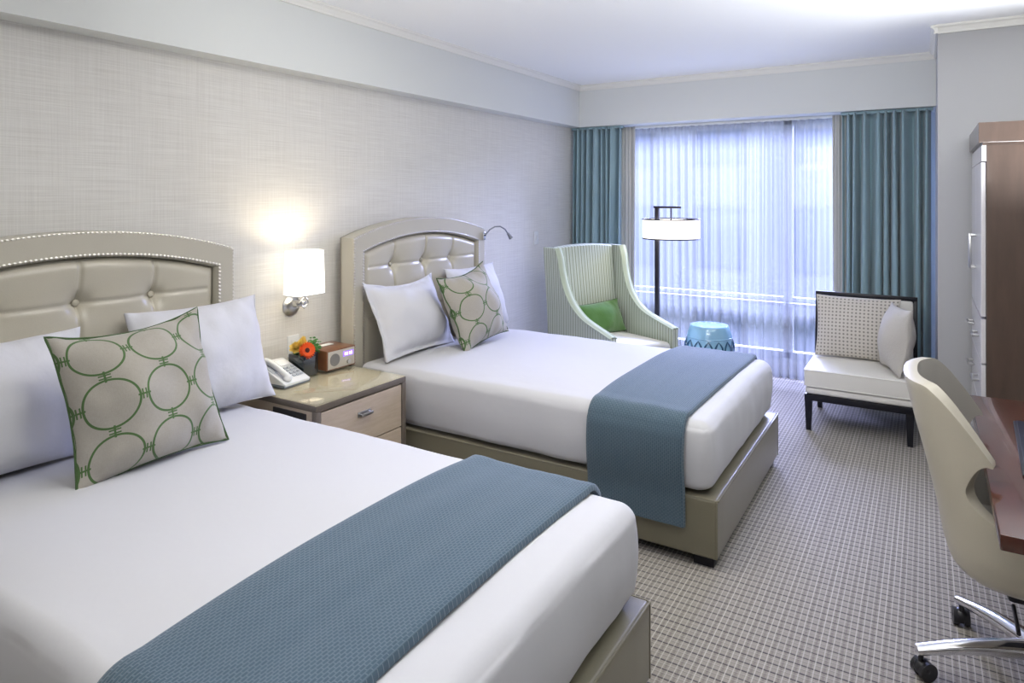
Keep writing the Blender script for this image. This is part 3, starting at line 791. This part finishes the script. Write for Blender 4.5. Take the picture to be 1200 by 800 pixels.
# telephone
ph = thing('telephone', 'white desk telephone with sloped keypad face on the nightstand beside the nearer bed', 'telephone', (-2.85, 2.345, NSZ+.001), R(3))
prof = [(-.105, 0), (.105, 0), (.112, .018), (-.085, .100), (-.112, .094)]
b = BM(); prism(b, prof, 'y', -.085, .085, .005); obj('body', b, M_PLASTICW, ph, angle=30)
b = BM(); prism(b, [(-.100, -.001), (.106, -.001), (.108, .010), (-.100, .014)], 'y', -.0868, .0868); obj('base_trim', b, M_PLASTICG, ph, smooth=False)
sl = math.atan2(.082, .197)
Mk = Matrix.Translation((.0135, 0, .0605)) @ Matrix.Rotation(sl, 4, 'Y')
kb = None
b = BM(); box(b, (-.095, -.078, 0), (-.0, -.018, .004), .002, M=Mk)   # handset cradle recess plate
obj('cradle_plate', b, mat('pale grey plastic', (.52, .54, .55), .4, nscale=60, nstr=.02), ph)
b = BM()
hp = [(-.098, -.048, .012), (-.07, -.048, .020), (0, -.048, .022), (.065, -.048, .018), (.086, -.048, .010)]
tube(b, [Mk @ Vector(p) for p in hp], [.017, .016, .014, .016, .018], 14)
for x in (-.088, .076): ball(b, Mk @ Vector((x, -.048, .008)), .024, 2, (1, 1, .75))
obj('handset', b, M_PLASTICW, ph)
for r_ in range(4):
    for c_ in range(3):
        b = BM(); x = -.02+r_*.024; y = .004+c_*.024
        box(b, (x, y, .0), (x+.015, y+.017, .005), .0015, M=Mk); obj('key', b, mat('key grey', (.42, .45, .47), .4, nscale=60, nstr=.02), ph)
b = BM(); box(b, (-.088, .004, 0), (-.035, .068, .003), .001, M=Mk); obj('label_card', b, mat('white card', (.85, .85, .85), .6, nscale=40, nstr=.02), ph)

# cable plate behind the nightstand, light switch
b = BM(); box(b, (0, -.04, -.06), (.006, .04, .06), .002); box(b, (.005, -.012, -.02), (.012, .012, .02), .002)
o = obj('light_switch', b, M_PLASTICW); o.location = (WX, 5.36, 1.22); tag(o, 'small white rocker switch plate on the wall above the left of the striped armchair', 'light switch')
b = BM(); box(b, (0, -.04, -.06), (.006, .04, .06), .002); box(b, (.005, -.015, -.035), (.009, .015, -.008), .001); box(b, (.005, -.015, .008), (.009, .015, .035), .001)
o = obj('wall_outlet', b, M_PLASTICW); o.location = (WX, 2.58, .755); tag(o, 'pale outlet plate on the wall above the nightstand, behind the flowers', 'outlet')

# ------------------------------------------------------------------ wall sconce
sx, sy = .165, 2.52
sn = thing('wall_sconce', 'lit wall sconce with square cream shade and nickel swivel mount above the nightstand', 'wall lamp', (WX, 2.52, 1.01))
b = BM(); t_ = BM(); lathe(t_, [(.056, 0), (.060, .006), (.052, .016), (.036, .024), (.012, .028)], 36)
join(b, t_, Matrix.Translation((0, .045, -.025)) @ Matrix.Rotation(PI/2, 4, 'Y')); obj('wall_plate', b, M_SATIN, sn)
b = BM(); tube(b, [(.02, .045, -.025), (.05, .04, -.02), (.09, .015, 0), (sx-.03, 0, .008)], .010, 12); box(b, (.05, .010, -.022), (.095, .042, .012), .006); obj('arm', b, M_SATIN, sn)
b = BM(); tube(b, [(sx, .0+.024*math.cos(k*2*PI/28), .012+.024*math.sin(k*2*PI/28)) for k in range(28)], .004, 8, closed=True); cyl(b, (sx-.028, 0, .010), (sx+.006, 0, .010), .010); ball(b, (sx, -.002, -.018), .006, 2)
obj('swivel_ring', b, M_SATIN, sn)
b = BM(); cyl(b, (sx, 0, .03), (sx, 0, .12), .006); cyl(b, (sx, 0, .10), (sx, 0, .15), .014); obj('socket', b, M_SATIN, sn)
# softly rounded square shade, slightly tapered, open top and bottom
def shade_f(u, v):
    a = u*2*PI; hw_ = .102-.006*v; hd = .064-.004*v; p = .30
    c, s = math.cos(a), math.sin(a)
    x = hd*math.copysign(abs(c)**(p), c); y = hw_*math.copysign(abs(s)**(p), s)
    return (sx+x, y, .058+.235*v)
b = BM(); grid(b, shade_f, 96, 8, closed_u=True); sh = obj('shade', b, M_SHADE, sn, angle=60)
sh.modifiers.new('thick', 'SOLIDIFY').thickness = .002
b = BM(); tube(b, [shade_f(k/96, 0) for k in range(96)], .0022, 6, closed=True); obj('shade_rim', b, M_PLASTICW, sh)
b = BM(); tube(b, [shade_f(k/96, 1) for k in range(96)], .0022, 6, closed=True); obj('shade_rim', b, M_PLASTICW, sh)
b = BM(); ball(b, (sx, 0, .175), .028, 2, (1, 1, 1.2)); obj('bulb', b, m_emit('warm bulb', (1, .85, .6), 6), sn)
l = bpy.data.lights.new('sconce_bulb_light', 'POINT'); l.energy = 4.2; l.color = (1, .86, .62); l.shadow_soft_size = .03
lo = bpy.data.objects.new('sconce_bulb_light', l); COL.objects.link(lo); lo.location = (WX+sx, 2.52, 1.01+.235)

# reading lamp on the farther headboard
rl = thing('reading_lamp', 'small chrome gooseneck reading lamp at the window side of the farther headboard', 'reading lamp', (-2.862, 4.235, 1.30))
b = BM(); box(b, (-.012, -.016, -.032), (.006, .016, .032), .005); obj('mount_plate', b, M_CHROME, rl)
b = BM(); tube(b, [(.008, .012, .01), (.03, .03, .045), (.06, .055, .068), (.09, .085, .070), (.115, .115, .048), (.13, .135, .012)], .0055, 10); obj('gooseneck', b, mat('brushed steel', (.25, .26, .28), .3, 1, nscale=40, nstr=.02), rl)
b = BM(); cyl(b, (.128, .133, .018), (.145, .155, -.022), .009, .017, 20); obj('lamp_head', b, MATS['brushed steel'], rl)
b = BM(); cyl(b, (.004, 0, .004), (.014, 0, .004), .006); obj('switch', b, M_BLACKP, rl)

# ------------------------------------------------------------------ striped armchair
ac = thing('armchair', 'high backed green striped armchair with sloping arms in the corner by the window', 'armchair', (-2.19, 5.07, 0), R(-25))
# local: +x = forward, y = across, z = up
AW = .30
def side_top(s):
    """front/top edge of the side panel, (x, z) for s in 0..1, from wing top to arm end"""
    P = [(-.235, 1.175), (-.205, 1.10), (-.185, 1.00), (-.155, .90), (-.105, .80), (-.03, .715), (.07, .648), (.20, .605), (.32, .572), (.405, .548)]
    t_ = s*(len(P)-1); i = min(int(t_), len(P)-2); f_ = t_-i
    p0, p1, p2, p3 = P[max(i-1, 0)], P[i], P[i+1], P[min(i+2, len(P)-1)]
    def cr(a, b_, c_, d_): return .5*((2*b_)+(c_-a)*f_+(2*a-5*b_+4*c_-d_)*f_*f_+(3*b_-a-3*c_+d_)*f_**3)
    return (cr(p0[0], p1[0], p2[0], p3[0]), cr(p0[1], p1[1], p2[1], p3[1]))
NS_ = 40
for sgn in (-1, 1):
    # side panel: thick slab, columns from bottom to top edge
    bm = BM(); uvl = bm.loops.layers.uv.verify()
    def splay(x, z): return sgn*(AW + .035*max(0, (z-.6)/.6)*0 - .0*x)
    th = .055
    back = [(-.36-.045*(k/NS_), .16+(1.175-.16)*k/NS_) for k in range(NS_+1)]     # back edge going up
    top = [side_top(k/NS_) for k in range(NS_+1)]
    # outline strip: for each s pair a bottom/back point with a top/front point
    cols = []
    for k in range(NS_+1):
        s = k/NS_; tp = top[k]
        # opposite point slides from back-top down to the front-bottom
        if s < .5: q = (-.405+.045*(s/.5), 1.175-(1.175-.16)*(s/.5))
        else: q = (-.36+(.405+.36)*((s-.5)/.5), .16)
        cols.append((q, tp))
    m_ = 8; V = {}
    for side_ in (0, 1):
        y = sgn*(AW+(th if side_ else 0))
        for k, (q, tp) in enumerate(cols):
            for j in range(m_+1):
                f_ = j/m_; x = q[0]+(tp[0]-q[0])*f_; z = q[1]+(tp[1]-q[1])*f_
                taper = sgn*(-.03)*max(0, (z-.6)/.6) if True else 0
                V[(k, j, side_)] = bm.verts.new((x, y-taper*(-1)*0 + sgn*.02*max(0, (z-.65)/.5), z))
        for k in range(NS_):
            for j in range(m_):
                idx = [(k, j), (k+1, j), (k+1, j+1), (k, j+1)]
                fc = bm.faces.new([V[(*i_, side_)] for i_ in idx])
                for l_, i_ in zip(fc.loops, idx): c_ = V[(*i_, side_)].co; l_[uvl].uv = (c_.x, c_.z)
    def rim(seq):
        for a, b_ in zip(seq, seq[1:]):
            fc = bm.faces.new((V[(*a, 0)], V[(*b_, 0)], V[(*b_, 1)], V[(*a, 1)]))
            for l_, w2 in zip(fc.loops, ((a, 0), (b_, 0), (b_, 1), (a, 1))): c_ = V[(*w2[0], w2[1])].co; l_[uvl].uv = (c_.y, c_.z)
    rim([(k, m_) for k in range(NS_+1)]); rim([(k, 0) for k in range(NS_+1)]); rim([(0, j) for j in range(m_+1)]); rim([(NS_, j) for j in range(m_+1)])
    sd = obj('arm', bm, M_STRIPE, ac, angle=50)
    # soft edging along the front edge
    b = BM()
    edge_pts = []
    def efx(u, v):
        k = u*NS_; x, z = side_top(min(1, u)); yb = AW-.006+(th+.012)*v; a = v*PI
        # outward normal of the edge
        x2, z2 = side_top(min(1, u+.01)); x1, z1 = side_top(max(0, u-.01)); d = Vector((x2-x1, z2-z1)).normalized(); nn = Vector((-d.y, d.x))
        if nn.y < 0 and u > .3: nn = -nn
        if u <= .3 and nn.x < 0: nn = -nn
        r = .012*math.sin(a)+.001
        return (x+nn.x*r, sgn*yb + sgn*.02*max(0, (z-.65)/.5), z+nn.y*r)
    grid(b, efx, 60, 8); obj('arm_edging', b, M_PIPEGREEN, sd, angle=80)
    b = BM()
    for vv in (0, 1): tube(b, [efx(k/40, vv) for k in range(41)], .006, 6)
    obj('piping', b, M_PIPEGREEN, sd)
# back, slightly bowed, reclined
def backf(side_):
    def f(u, v):
        y = (-AW+.003+(2*AW-.006)*u)*(1+.05*max(0, v-.4)); z = .36+(1.165-.36)*v
        bow = .03*(1-(2*u-1)**2)
        x = -.215 - .10*v + (bow*0) + (.018*(1-(2*u-1)**2)) if side_ else -.355-.05*v
        zz = z + .018*(1-(2*u-1)**2)*v
        return (x, y, zz)
    return f
bm = BM(); uvl = bm.loops.layers.uv.verify()
fF = backf(1); fB = backf(0)
def loopf(u, v):
    # closed section front -> top -> back
    if v < .45: p = fF(u, v/.45)
    elif v < .55: a = (v-.45)/.1; p0 = fF(u, 1); p1 = fB(u, 1); p = (p0[0]+(p1[0]-p0[0])*a, p0[1], p0[2]+.012*math.sin(a*PI))
    else: p = fB(u, 1-(v-.55)/.45)
    return p
grid(bm, loopf, 24, 60, lambda u, v: (u*2*AW, v)); obj('backrest', bm, M_STRIPE, ac, angle=60)
b = rbox((-.33, -AW+.002, .17), (.385, AW-.002, .30), .02, .1); obj('seat_base', b, M_STRIPE, ac)
def puff(c, p): return Vector((c.x, c.y, c.z + (.025*(1-(c.y/AW)**2) if c.z > .4 else 0)))
b = rbox((-.215, -AW+.008, .301), (.40, AW-.008, .445), .035, .06, deform=puff); obj('seat_cushion', b, M_CREAM, ac)
for (x, y) in ((-.30, -.26), (-.30, .26), (.34, -.28), (.34, .28)):
    b = BM(); cyl(b, (x, y, 0), (x, y, .172), .016, .026, 12); obj('leg', b, M_BLACK, ac)
# green lumbar pillow
bm, ep = pillow_bm(.46, .27, .15, .05, seed=3, wrinkle=.007)
gp = thing('lumbar_pillow', 'plain grass green lumbar pillow on the striped armchair', 'pillow')
obj('pillow_cover', bm, M_GREEN, gp, angle=120); b = BM(); tube(b, ep, .004, 6, closed=True); obj('piping', b, M_GREENPIPE, gp)
Mc = Matrix.Translation(ac.location) @ Matrix.Rotation(R(-25), 4, 'Z')
gp.matrix_world = Mc @ Matrix.Translation((-.075, .02, .462)) @ Matrix.Rotation(PI/2, 4, 'Z') @ Matrix.Rotation(R(-20), 4, 'X') @ Matrix.Rotation(R(-3), 4, 'Y')

# ------------------------------------------------------------------ floor lamp
fla = thing('floor_lamp', 'black pole floor lamp with a lit white drum shade in front of the sheer curtain', 'floor lamp', (-1.93, 5.46, 0), R(0))
b = BM(); lathe(b, [(.15, 0), (.15, .012), (.145, .018), (.02, .022)], 48); obj('base', b, M_BRONZE, fla)
b = BM(); box(b, (-.017, -.017, .018), (.017, .017, 1.515), .002); obj('pole', b, M_BRONZE, fla)
b = BM(); box(b, (-.03, -.011, 1.50), (.205, .011, 1.518), .003); obj('arm', b, M_BRONZE, fla)
b = BM(); cyl(b, (.12, 0, 1.36), (.12, 0, 1.50), .006); cyl(b, (.12, 0, 1.33), (.12, 0, 1.38), .016); obj('hanger', b, M_BRONZE, fla)
# the shade hangs on the camera side of the pole
b = BM(); 
def dshade(u, v): a = u*2*PI; return (.12+.232*math.cos(a), -.0+.232*math.sin(a), 1.252+.155*v)
lathe(b, [(.232, 1.252), (.232, 1.407)], 64, (.12, 0, 0), cap=False)
fs = obj('shade', b, M_SHADE2, fla, angle=60); fs.modifiers.new('thick', 'SOLIDIFY').thickness = .002
for z in (1.250, 1.409): b = BM(); tube(b, [(.12+.233*math.cos(k*2*PI/64), .233*math.sin(k*2*PI/64), z) for k in range(64)], .0055, 6, closed=True); obj('shade_rim', b, M_BRONZE, fs)
b = BM()
for a in (0, 2*PI/3, 4*PI/3): tube(b, [(.12, 0, 1.402), (.12+.232*math.cos(a+1), .232*math.sin(a+1), 1.406)], .0025, 6)
obj('shade_spider', b, M_BRONZE, fs)
b = BM(); ball(b, (.12, 0, 1.315), .03, 2); obj('bulb', b, m_emit('lamp bulb', (1, .9, .75), 6), fla)
l = bpy.data.lights.new('floor_lamp_bulb_light', 'POINT'); l.energy = 10; l.color = (1, .92, .80); l.shadow_soft_size = .05
lo = bpy.data.objects.new('floor_lamp_bulb_light', l); COL.objects.link(lo); lo.location = (-1.81, 5.46, 1.325)

# ------------------------------------------------------------------ garden stool
gs = thing('garden_stool', 'glazed light blue ceramic garden stool in front of the sheer curtain', 'stool', (-1.53, 5.60, 0))
prof = [(.14, 0), (.150, .015), (.150, .05), (.158, .058), (.172, .12), (.190, .20), (.198, .28), (.192, .36), (.182, .42), (.176, .438), (.182, .446), (.178, .47), (.165, .505), (.158, .528), (.150, .536), (.05, .545), (.001, .546)]
b = BM(); lathe(b, prof, 56); obj('body', b, M_STOOL, gs, angle=30)
b = BM()
for z, r in ((.442, .181), (.062, .161)): tube(b, [(r*math.cos(k*2*PI/56), r*math.sin(k*2*PI/56), z) for k in range(56)], .005, 8, closed=True)
obj('raised_band', b, M_STOOL, gs)
b = BM()
for k in range(14):
    a = k*2*PI/14
    for s_ in (-1, 1):
        pts = [((.184+.010*math.sin(q*PI))*math.cos(a+s_*.17*math.sin(q*PI)), (.184+.010*math.sin(q*PI))*math.sin(a+s_*.17*math.sin(q*PI)), .425-.13*q) for q in [i/6 for i in range(7)]]
        tube(b, pts, [.002, .006, .008, .008, .007, .005, .002], 6)
obj('leaf_relief', b, M_STOOLDK, gs)

# ------------------------------------------------------------------ black framed slipper chair
CX, CY = -.385, 5.30
slc = thing('slipper_chair', 'low chair with black lacquered frame and off white leather seat by the right drape', 'chair', (CX, CY, 0))
# local: forward is -y
hw_, yf, yb = .325, -.33, .30
for (x, y) in ((-hw_+.025, yf+.025), (hw_-.025, yf+.025), (-hw_+.025, yb-.03), (hw_-.025, yb-.03)):
    b = BM(); t_ = BM(); bmesh.ops.create_cone(t_, cap_ends=True, segments=4, radius1=.022, radius2=.034, depth=.225); join(b, t_, Matrix.Translation((x, y, .1125)) @ Matrix.Rotation(PI/4, 4, 'Z'))
    obj('leg', b, M_BLACK, slc, smooth=False)
b = BM(); box(b, (-hw_, yf, .205), (hw_, yb, .248), .004); obj('seat_rail', b, M_BLACK, slc)
b = rbox((-hw_+.004, yf+.002, .249), (hw_-.004, yb-.06, .298), .018, .1); obj('seat_platform', b, M_SEATL, slc)
def puff2(c, p): return Vector((c.x, c.y, c.z+(.012*(1-(c.x/hw_)**2)*(1-((c.y)/.33)**2) if c.z > .38 else 0)))
b = rbox((-hw_-.002, yf-.006, .300), (hw_+.002, yb-.07, .418), .016, .06, deform=puff2); sc_ = obj('seat_cushion', b, M_SEATL, slc)
b = BM()
for z in (.306, .412): tube(b, [(-hw_+.012, yf-.005, z), (hw_-.012, yf-.005, z)], .004, 6); tube(b, [(-hw_-.001, yf+.01, z), (-hw_-.001, yb-.08, z)], .004, 6); tube(b, [(hw_+.001, yf+.01, z), (hw_+.001, yb-.08, z)], .004, 6)
obj('piping', b, M_SEATL, sc_)
# back: reclined frame with upholstered inset
Mb = Matrix.Translation((0, yb-.055, .248)) @ Matrix.Rotation(R(-6), 4, 'X')
b = BM(); box(b, (-hw_-.01, 0, 0), (-hw_+.014, .05, .625), .003, M=Mb); box(b, (hw_-.014, 0, 0), (hw_+.01, .05, .625), .003, M=Mb)
box(b, (-hw_-.01, -.004, .602), (hw_+.01, .054, .632), .003, M=Mb); box(b, (-hw_, .034, .0), (hw_, .05, .61), .002, M=Mb); obj('back_frame', b, M_BLACK, slc)
b = rbox((-hw_+.016, -.022, .05), (hw_-.016, .033, .600), .018, .1); bmesh.ops.transform(b, matrix=Mb, verts=b.verts[:]); obj('backrest', b, M_SEATL, slc)
# cushions on it
bm, ep = pillow_bm(.55, .45, .17, .05, seed=8, wrinkle=.004)
o = obj('cushion', bm, M_WOVEN, angle=120); place(o, (CX-.04, CY+.10, .428), 0, R(-13), 0); tag(o, 'wide woven beige cushion across the back of the black framed chair', 'cushion', 'cushions on the black framed chair')
bm, ep = pillow_bm(.38, .44, .20, .06, seed=15, wrinkle=.006)
o = obj('cushion', bm, m_cloth('beige nubby cloth', (.56, .53, .48), nscale=120, strength=.35), angle=120); place(o, (CX+.185, CY-.125, .428), R(-70), R(-8), R(0)); tag(o, 'pale nubby square cushion turned edge on at the right of the black framed chair', 'cushion', 'cushions on the black framed chair')

# ------------------------------------------------------------------ armoire
AX, AY0, AY1, AZ = .242, 4.20, 5.055, 1.98
ar = thing('armoire', 'tall dark walnut armoire with drawer fronts paled by painted window sheen against the right wall', 'armoire', (AX+.31, (AY0+AY1)/2, 0))
hy_ = (AY1-AY0)/2; hx_ = .31
b = BM(); box(b, (-hx_+.022, -hy_, .08), (hx_, hy_, AZ-.115), .003); box(b, (-hx_+.05, -hy_+.03, 0), (hx_-.03, hy_-.03, .082)); obj('body', b, M_BROWN, ar, smooth=False)
b = BM(); box(b, (-hx_-.012, -hy_-.012, AZ-.105), (hx_, hy_, AZ), .003); box(b, (-hx_+.005, -hy_+.002, AZ-.118), (hx_, hy_, AZ-.104), .002); obj('cornice', b, M_BROWN, ar, smooth=False)
b = BM(); box(b, (-hx_+.002, -hy_+.004, AZ-.20), (-hx_+.024, hy_-.004, AZ-.118), .002); obj('fascia', b, M_LACQ, ar, smooth=False)
def handle_bm(x, y0, z0, y1, z1):
    b = BM(); 
    for (y, z) in ((y0, z0), (y1, z1)): box(b, (x-.028, y-.006, z-.006), (x+.001, y+.006, z+.006), .002)
    box(b, (x-.034, min(y0, y1)-.008, min(z0, z1)-.008), (x-.024, max(y0, y1)+.008, max(z0, z1)+.008), .003); return b
for s_ in (-1, 1):
    b = BM(); box(b, (-hx_, min(0, s_*(hy_-.012))+.003, .98), (-hx_+.021, max(0, s_*(hy_-.012))-.003, AZ-.205), .002); d_ = obj('door', b, M_LACQ, ar, smooth=False)
    obj('handle', handle_bm(-hx_, s_*.04, 1.20, s_*.04, 1.38), M_SATIN, d_)
for i, (za, zb) in enumerate(((.74, .97), (.50, .735), (.26, .495), (.09, .255))):
    b = BM(); box(b, (-hx_, -hy_+.012, za), (-hx_+.021, hy_-.012, zb-.003), .002); d_ = obj('drawer', b, M_LACQ, ar, smooth=False)
    for yy in (-.2, .2): obj('handle', handle_bm(-hx_, yy-.06, (za+zb)/2, yy+.06, (za+zb)/2), M_SATIN, d_)

# ------------------------------------------------------------------ desk
DKX, DKY0, DKY1, DKZ = .160, 2.095, 3.50, .745
dk = thing('desk', 'cherry wood writing desk at the right edge of the room', 'desk', (DKX+.40, (DKY0+DKY1)/2, 0))
hy_ = (DKY1-DKY0)/2
b = BM(); box(b, (-.40, -hy_, DKZ-.042), (.62, hy_, DKZ), .004); obj('desktop', b, M_CHERRY, dk)
b = BM(); box(b, (-.22, -hy_+.08, DKZ-.12), (.60, hy_-.06, DKZ-.042), .003); obj('apron', b, M_CHERRY, dk, smooth=False)
for (x, y) in ((-.18, hy_-.10), (.56, -hy_+.12), (.56, hy_-.10), (.10, -hy_+.12)):
    b = BM(); box(b, (x-.03, y-.03, 0), (x+.03, y+.03, DKZ-.12), .003); obj('leg', b, M_CHERRY, dk)
fo = thing('desk_folder', 'black leather desk folder lying on the cherry desk', 'folder', (.50, 2.84, DKZ+.001), R(-3))
b = BM(); box(b, (-.235, -.30, 0), (.235, .30, .008), .003); obj('cover', b, M_BLACKP, fo)
b = BM(); box(b, (-.225, -.29, .0082), (.225, .29, .013), .001); obj('cover', b, mat('navy black leather', (.012, .015, .03), .3, nscale=200, nstr=.1), fo)

# ------------------------------------------------------------------ desk chair
dc = thing('desk_chair', 'cream leather swivel chair with barrel back and aluminium five star base at the desk', 'desk chair', (.285, 2.72, 0))
def xb(z):
    T = [(.36, -.10), (.39, -.19), (.43, -.222), (.49, -.238), (.60, -.258), (.74, -.290), (.85, -.318), (.98, -.348), (1.1, -.37)]
    for (a, p), (c, q) in zip(T, T[1:]):
        if z <= c: t_ = (z-a)/(c-a); return p+(q-p)*max(0, t_)
    return T[-1][1]
def hwid(z):
    T = [(.36, .12), (.39, .22), (.43, .27), (.49, .292), (.60, .305), (.74, .312), (.98, .315), (1.1, .315)]
    for (a, p), (c, q) in zip(T, T[1:]):
        if z <= c: t_ = (z-a)/(c-a); return p+(q-p)*max(0, t_)
    return T[-1][1]
def shellpt(phi, z):
    """phi degrees from the back; ellipse with squarer back corners"""
    a = R(phi); c, s = math.cos(a), math.sin(a); e = .74
    xr = abs(xb(z)) if c > 0 else .27*min(1, hwid(z)/.29)
    x = -xr*math.copysign(abs(c)**e, c); y = hwid(z)*math.copysign(abs(s)**e, s)
    return (x, y, z)
A1, A2, A3 = 56, 74, 150
ZN = .700
def T_(p):
    p = abs(p)
    if p < 38: return 1.0
    k = min(1, (p-38)/(A2-38)); return 1.0 - .19*k**1.7
def U_(p):
    p = abs(p); return ZN if p <= A1 else ZN + (T_(p)-.012-ZN)*(.3*math.sqrt((p-A1)/(A2-A1))+.7*((p-A1)/(A2-A1))**1.6)
def L_(p):
    p = abs(p)
    if p <= A1: return ZN
    if p < A2+6: return ZN-.085*math.sqrt((p-A1)/(A2+6-A1))
    return ZN-.085-.10*((p-A2-6)/(A3-A2-6))**1.3
bm = BM()
phis_in = [-A1+2*A1*i/36 for i in range(37)]
def ext(a, b_, n): return [a+(b_-a)*(i/n)**1.6 for i in range(1, n+1)]
up = [-q for q in reversed(ext(A1, A2, 10))] + phis_in + ext(A1, A2, 10)
lw = [-q for q in reversed(ext(A1, A2+6, 10)+[A2+6+(A3-A2-6)*i/14 for i in range(1, 15)])] + phis_in + ext(A1, A2+6, 10)+[A2+6+(A3-A2-6)*i/14 for i in range(1, 15)]
def sheet(phis, z0f, z1f, n):
    P = [[bm.verts.new(shellpt(p, z0f(p)+(z1f(p)-z0f(p))*j/n)) for j in range(n+1)] for p in phis]
    for i in range(len(P)-1):
        for j in range(n): bm.faces.new((P[i][j], P[i+1][j], P[i+1][j+1], P[i][j+1]))
    return P
sheet(up, U_, T_, 14)
PL = sheet(lw, lambda p: .405, L_, 16)
# bowl under the seat
ring0 = [r[0] for r in PL]
c_ = (.0, 0, .345)
rings = [ring0]
for k in range(1, 6):
    f_ = k/6; rings.append([bm.verts.new((v.co.x*(1-f_)+.02*f_, v.co.y*(1-f_), 405e-3-.025*math.sin(f_*PI/2))) for v in ring0])
cv = bm.verts.new((.02, 0, .38))
for A, B in zip(rings, rings[1:]):
    for i in range(len(A)-1): bm.faces.new((A[i], A[i+1], B[i+1], B[i]))
for i in range(len(ring0)-1): bm.faces.new((rings[-1][i], rings[-1][i+1], cv))
bmesh.ops.remove_doubles(bm, verts=bm.verts[:], dist=.0008)
shl = obj('shell', bm, [M_CHAIRL, M_CHAIRIN], dc, angle=180)
md = shl.modifiers.new('thick', 'SOLIDIFY'); md.thickness = .042; md.offset = -1; md.material_offset = 1; md.material_offset_rim = 0
md = shl.modifiers.new('bev', 'BEVEL'); md.width = .016; md.segments = 3; md.limit_method = 'ANGLE'; md.angle_limit = R(50)
def seatdef(c, p):
    return Vector((c.x, c.y*(1-.12*max(0, -c.x/.2)), c.z+(.02*(1-(c.y/.25)**2) if c.z > .45 else 0)))
b = rbox((-.17, -.225, .43), (.26, .225, .50), .035, .05, deform=seatdef); obj('seat_cushion', b, M_CHAIRIN, dc)
b = BM(); box(b, (-.10, -.09, .315), (.12, .09, .372), .012); cyl(b, (-.09, 0, .30), (-.09, 0, .30001), .01) if False else None; obj('tilt_mechanism', b, M_BLACKP, dc)
b = BM(); cyl(b, (0, 0, .15), (0, 0, .325), .026, seg=24); cyl(b, (0, 0, .12), (0, 0, .20), .036, seg=24); obj('gas_column', b, M_CHROME, dc)
b = BM(); tube(b, [(-.05, -.09, .31), (-.05, -.20, .305), (-.05, -.235, .30)], .006, 8); obj('lever', b, M_BLACKP, dc)
b = BM(); lathe(b, [(.020, .095), (.045, .10), (.050, .13), (.045, .165), (.030, .175)], 32); hub = obj('hub', b, M_CHROME, dc)
OFF = Vector((.035, 0, 0))
for o_ in bpy.data.objects:
    if o_.parent == dc and o_.name.split('.')[0] in ('hub', 'gas_column', 'tilt_mechanism'): o_.location = OFF
for k in range(5):
    ang = R(198-72*k); d = Vector((math.cos(ang), math.sin(ang), 0)); q = Vector((-d.y, d.x, 0))
    # tapered arm, domed section
    bm = BM(); rg = []
    for i in range(13):
        f_ = i/12; r = .03+.335*f_; z = .150-.055*f_-.0*f_*f_ + .010*math.sin(PI*f_); hw2 = .036-.013*f_; hh = .036-.016*f_
        rg.append([bm.verts.new(d*r + q*hw2*math.cos(a_) + Vector((0, 0, z+(hh*.62*math.sin(a_) if math.sin(a_) > 0 else hh*math.sin(a_))))) for a_ in [j*2*PI/16 for j in range(16)]])
    for A, B in zip(rg, rg[1:]):
        for j in range(16): bm.faces.new((A[j], A[(j+1) % 16], B[(j+1) % 16], B[j]))
    bm.faces.new(rg[0]); bm.faces.new(rg[-1]); obj('base_arm', bm, M_CHROME, dc).location = OFF
    # caster: two wheels with a hood
    ca = R(40+57*k); e = Vector((math.cos(ca), math.sin(ca), 0)); g_ = Vector((-e.y, e.x, 0)); c0 = d*.352
    b = BM()
    for s_ in (-1, 1): cyl(b, c0+e*.012+g_*s_*.008+Vector((0, 0, .030)), c0+e*.012+g_*s_*.026+Vector((0, 0, .030)), .030, seg=28)
    cs_ = obj('caster', b, M_BLACKP, dc); cs_.location = OFF
    b = BM(); ball(b, c0+e*.008+Vector((0, 0, .036)), .030, 2, (.95, .95, .95)); cyl(b, c0+Vector((0, 0, .045)), c0+Vector((0, 0, .088)), .009, seg=14); obj('hood', b, M_BLACKP, cs_)
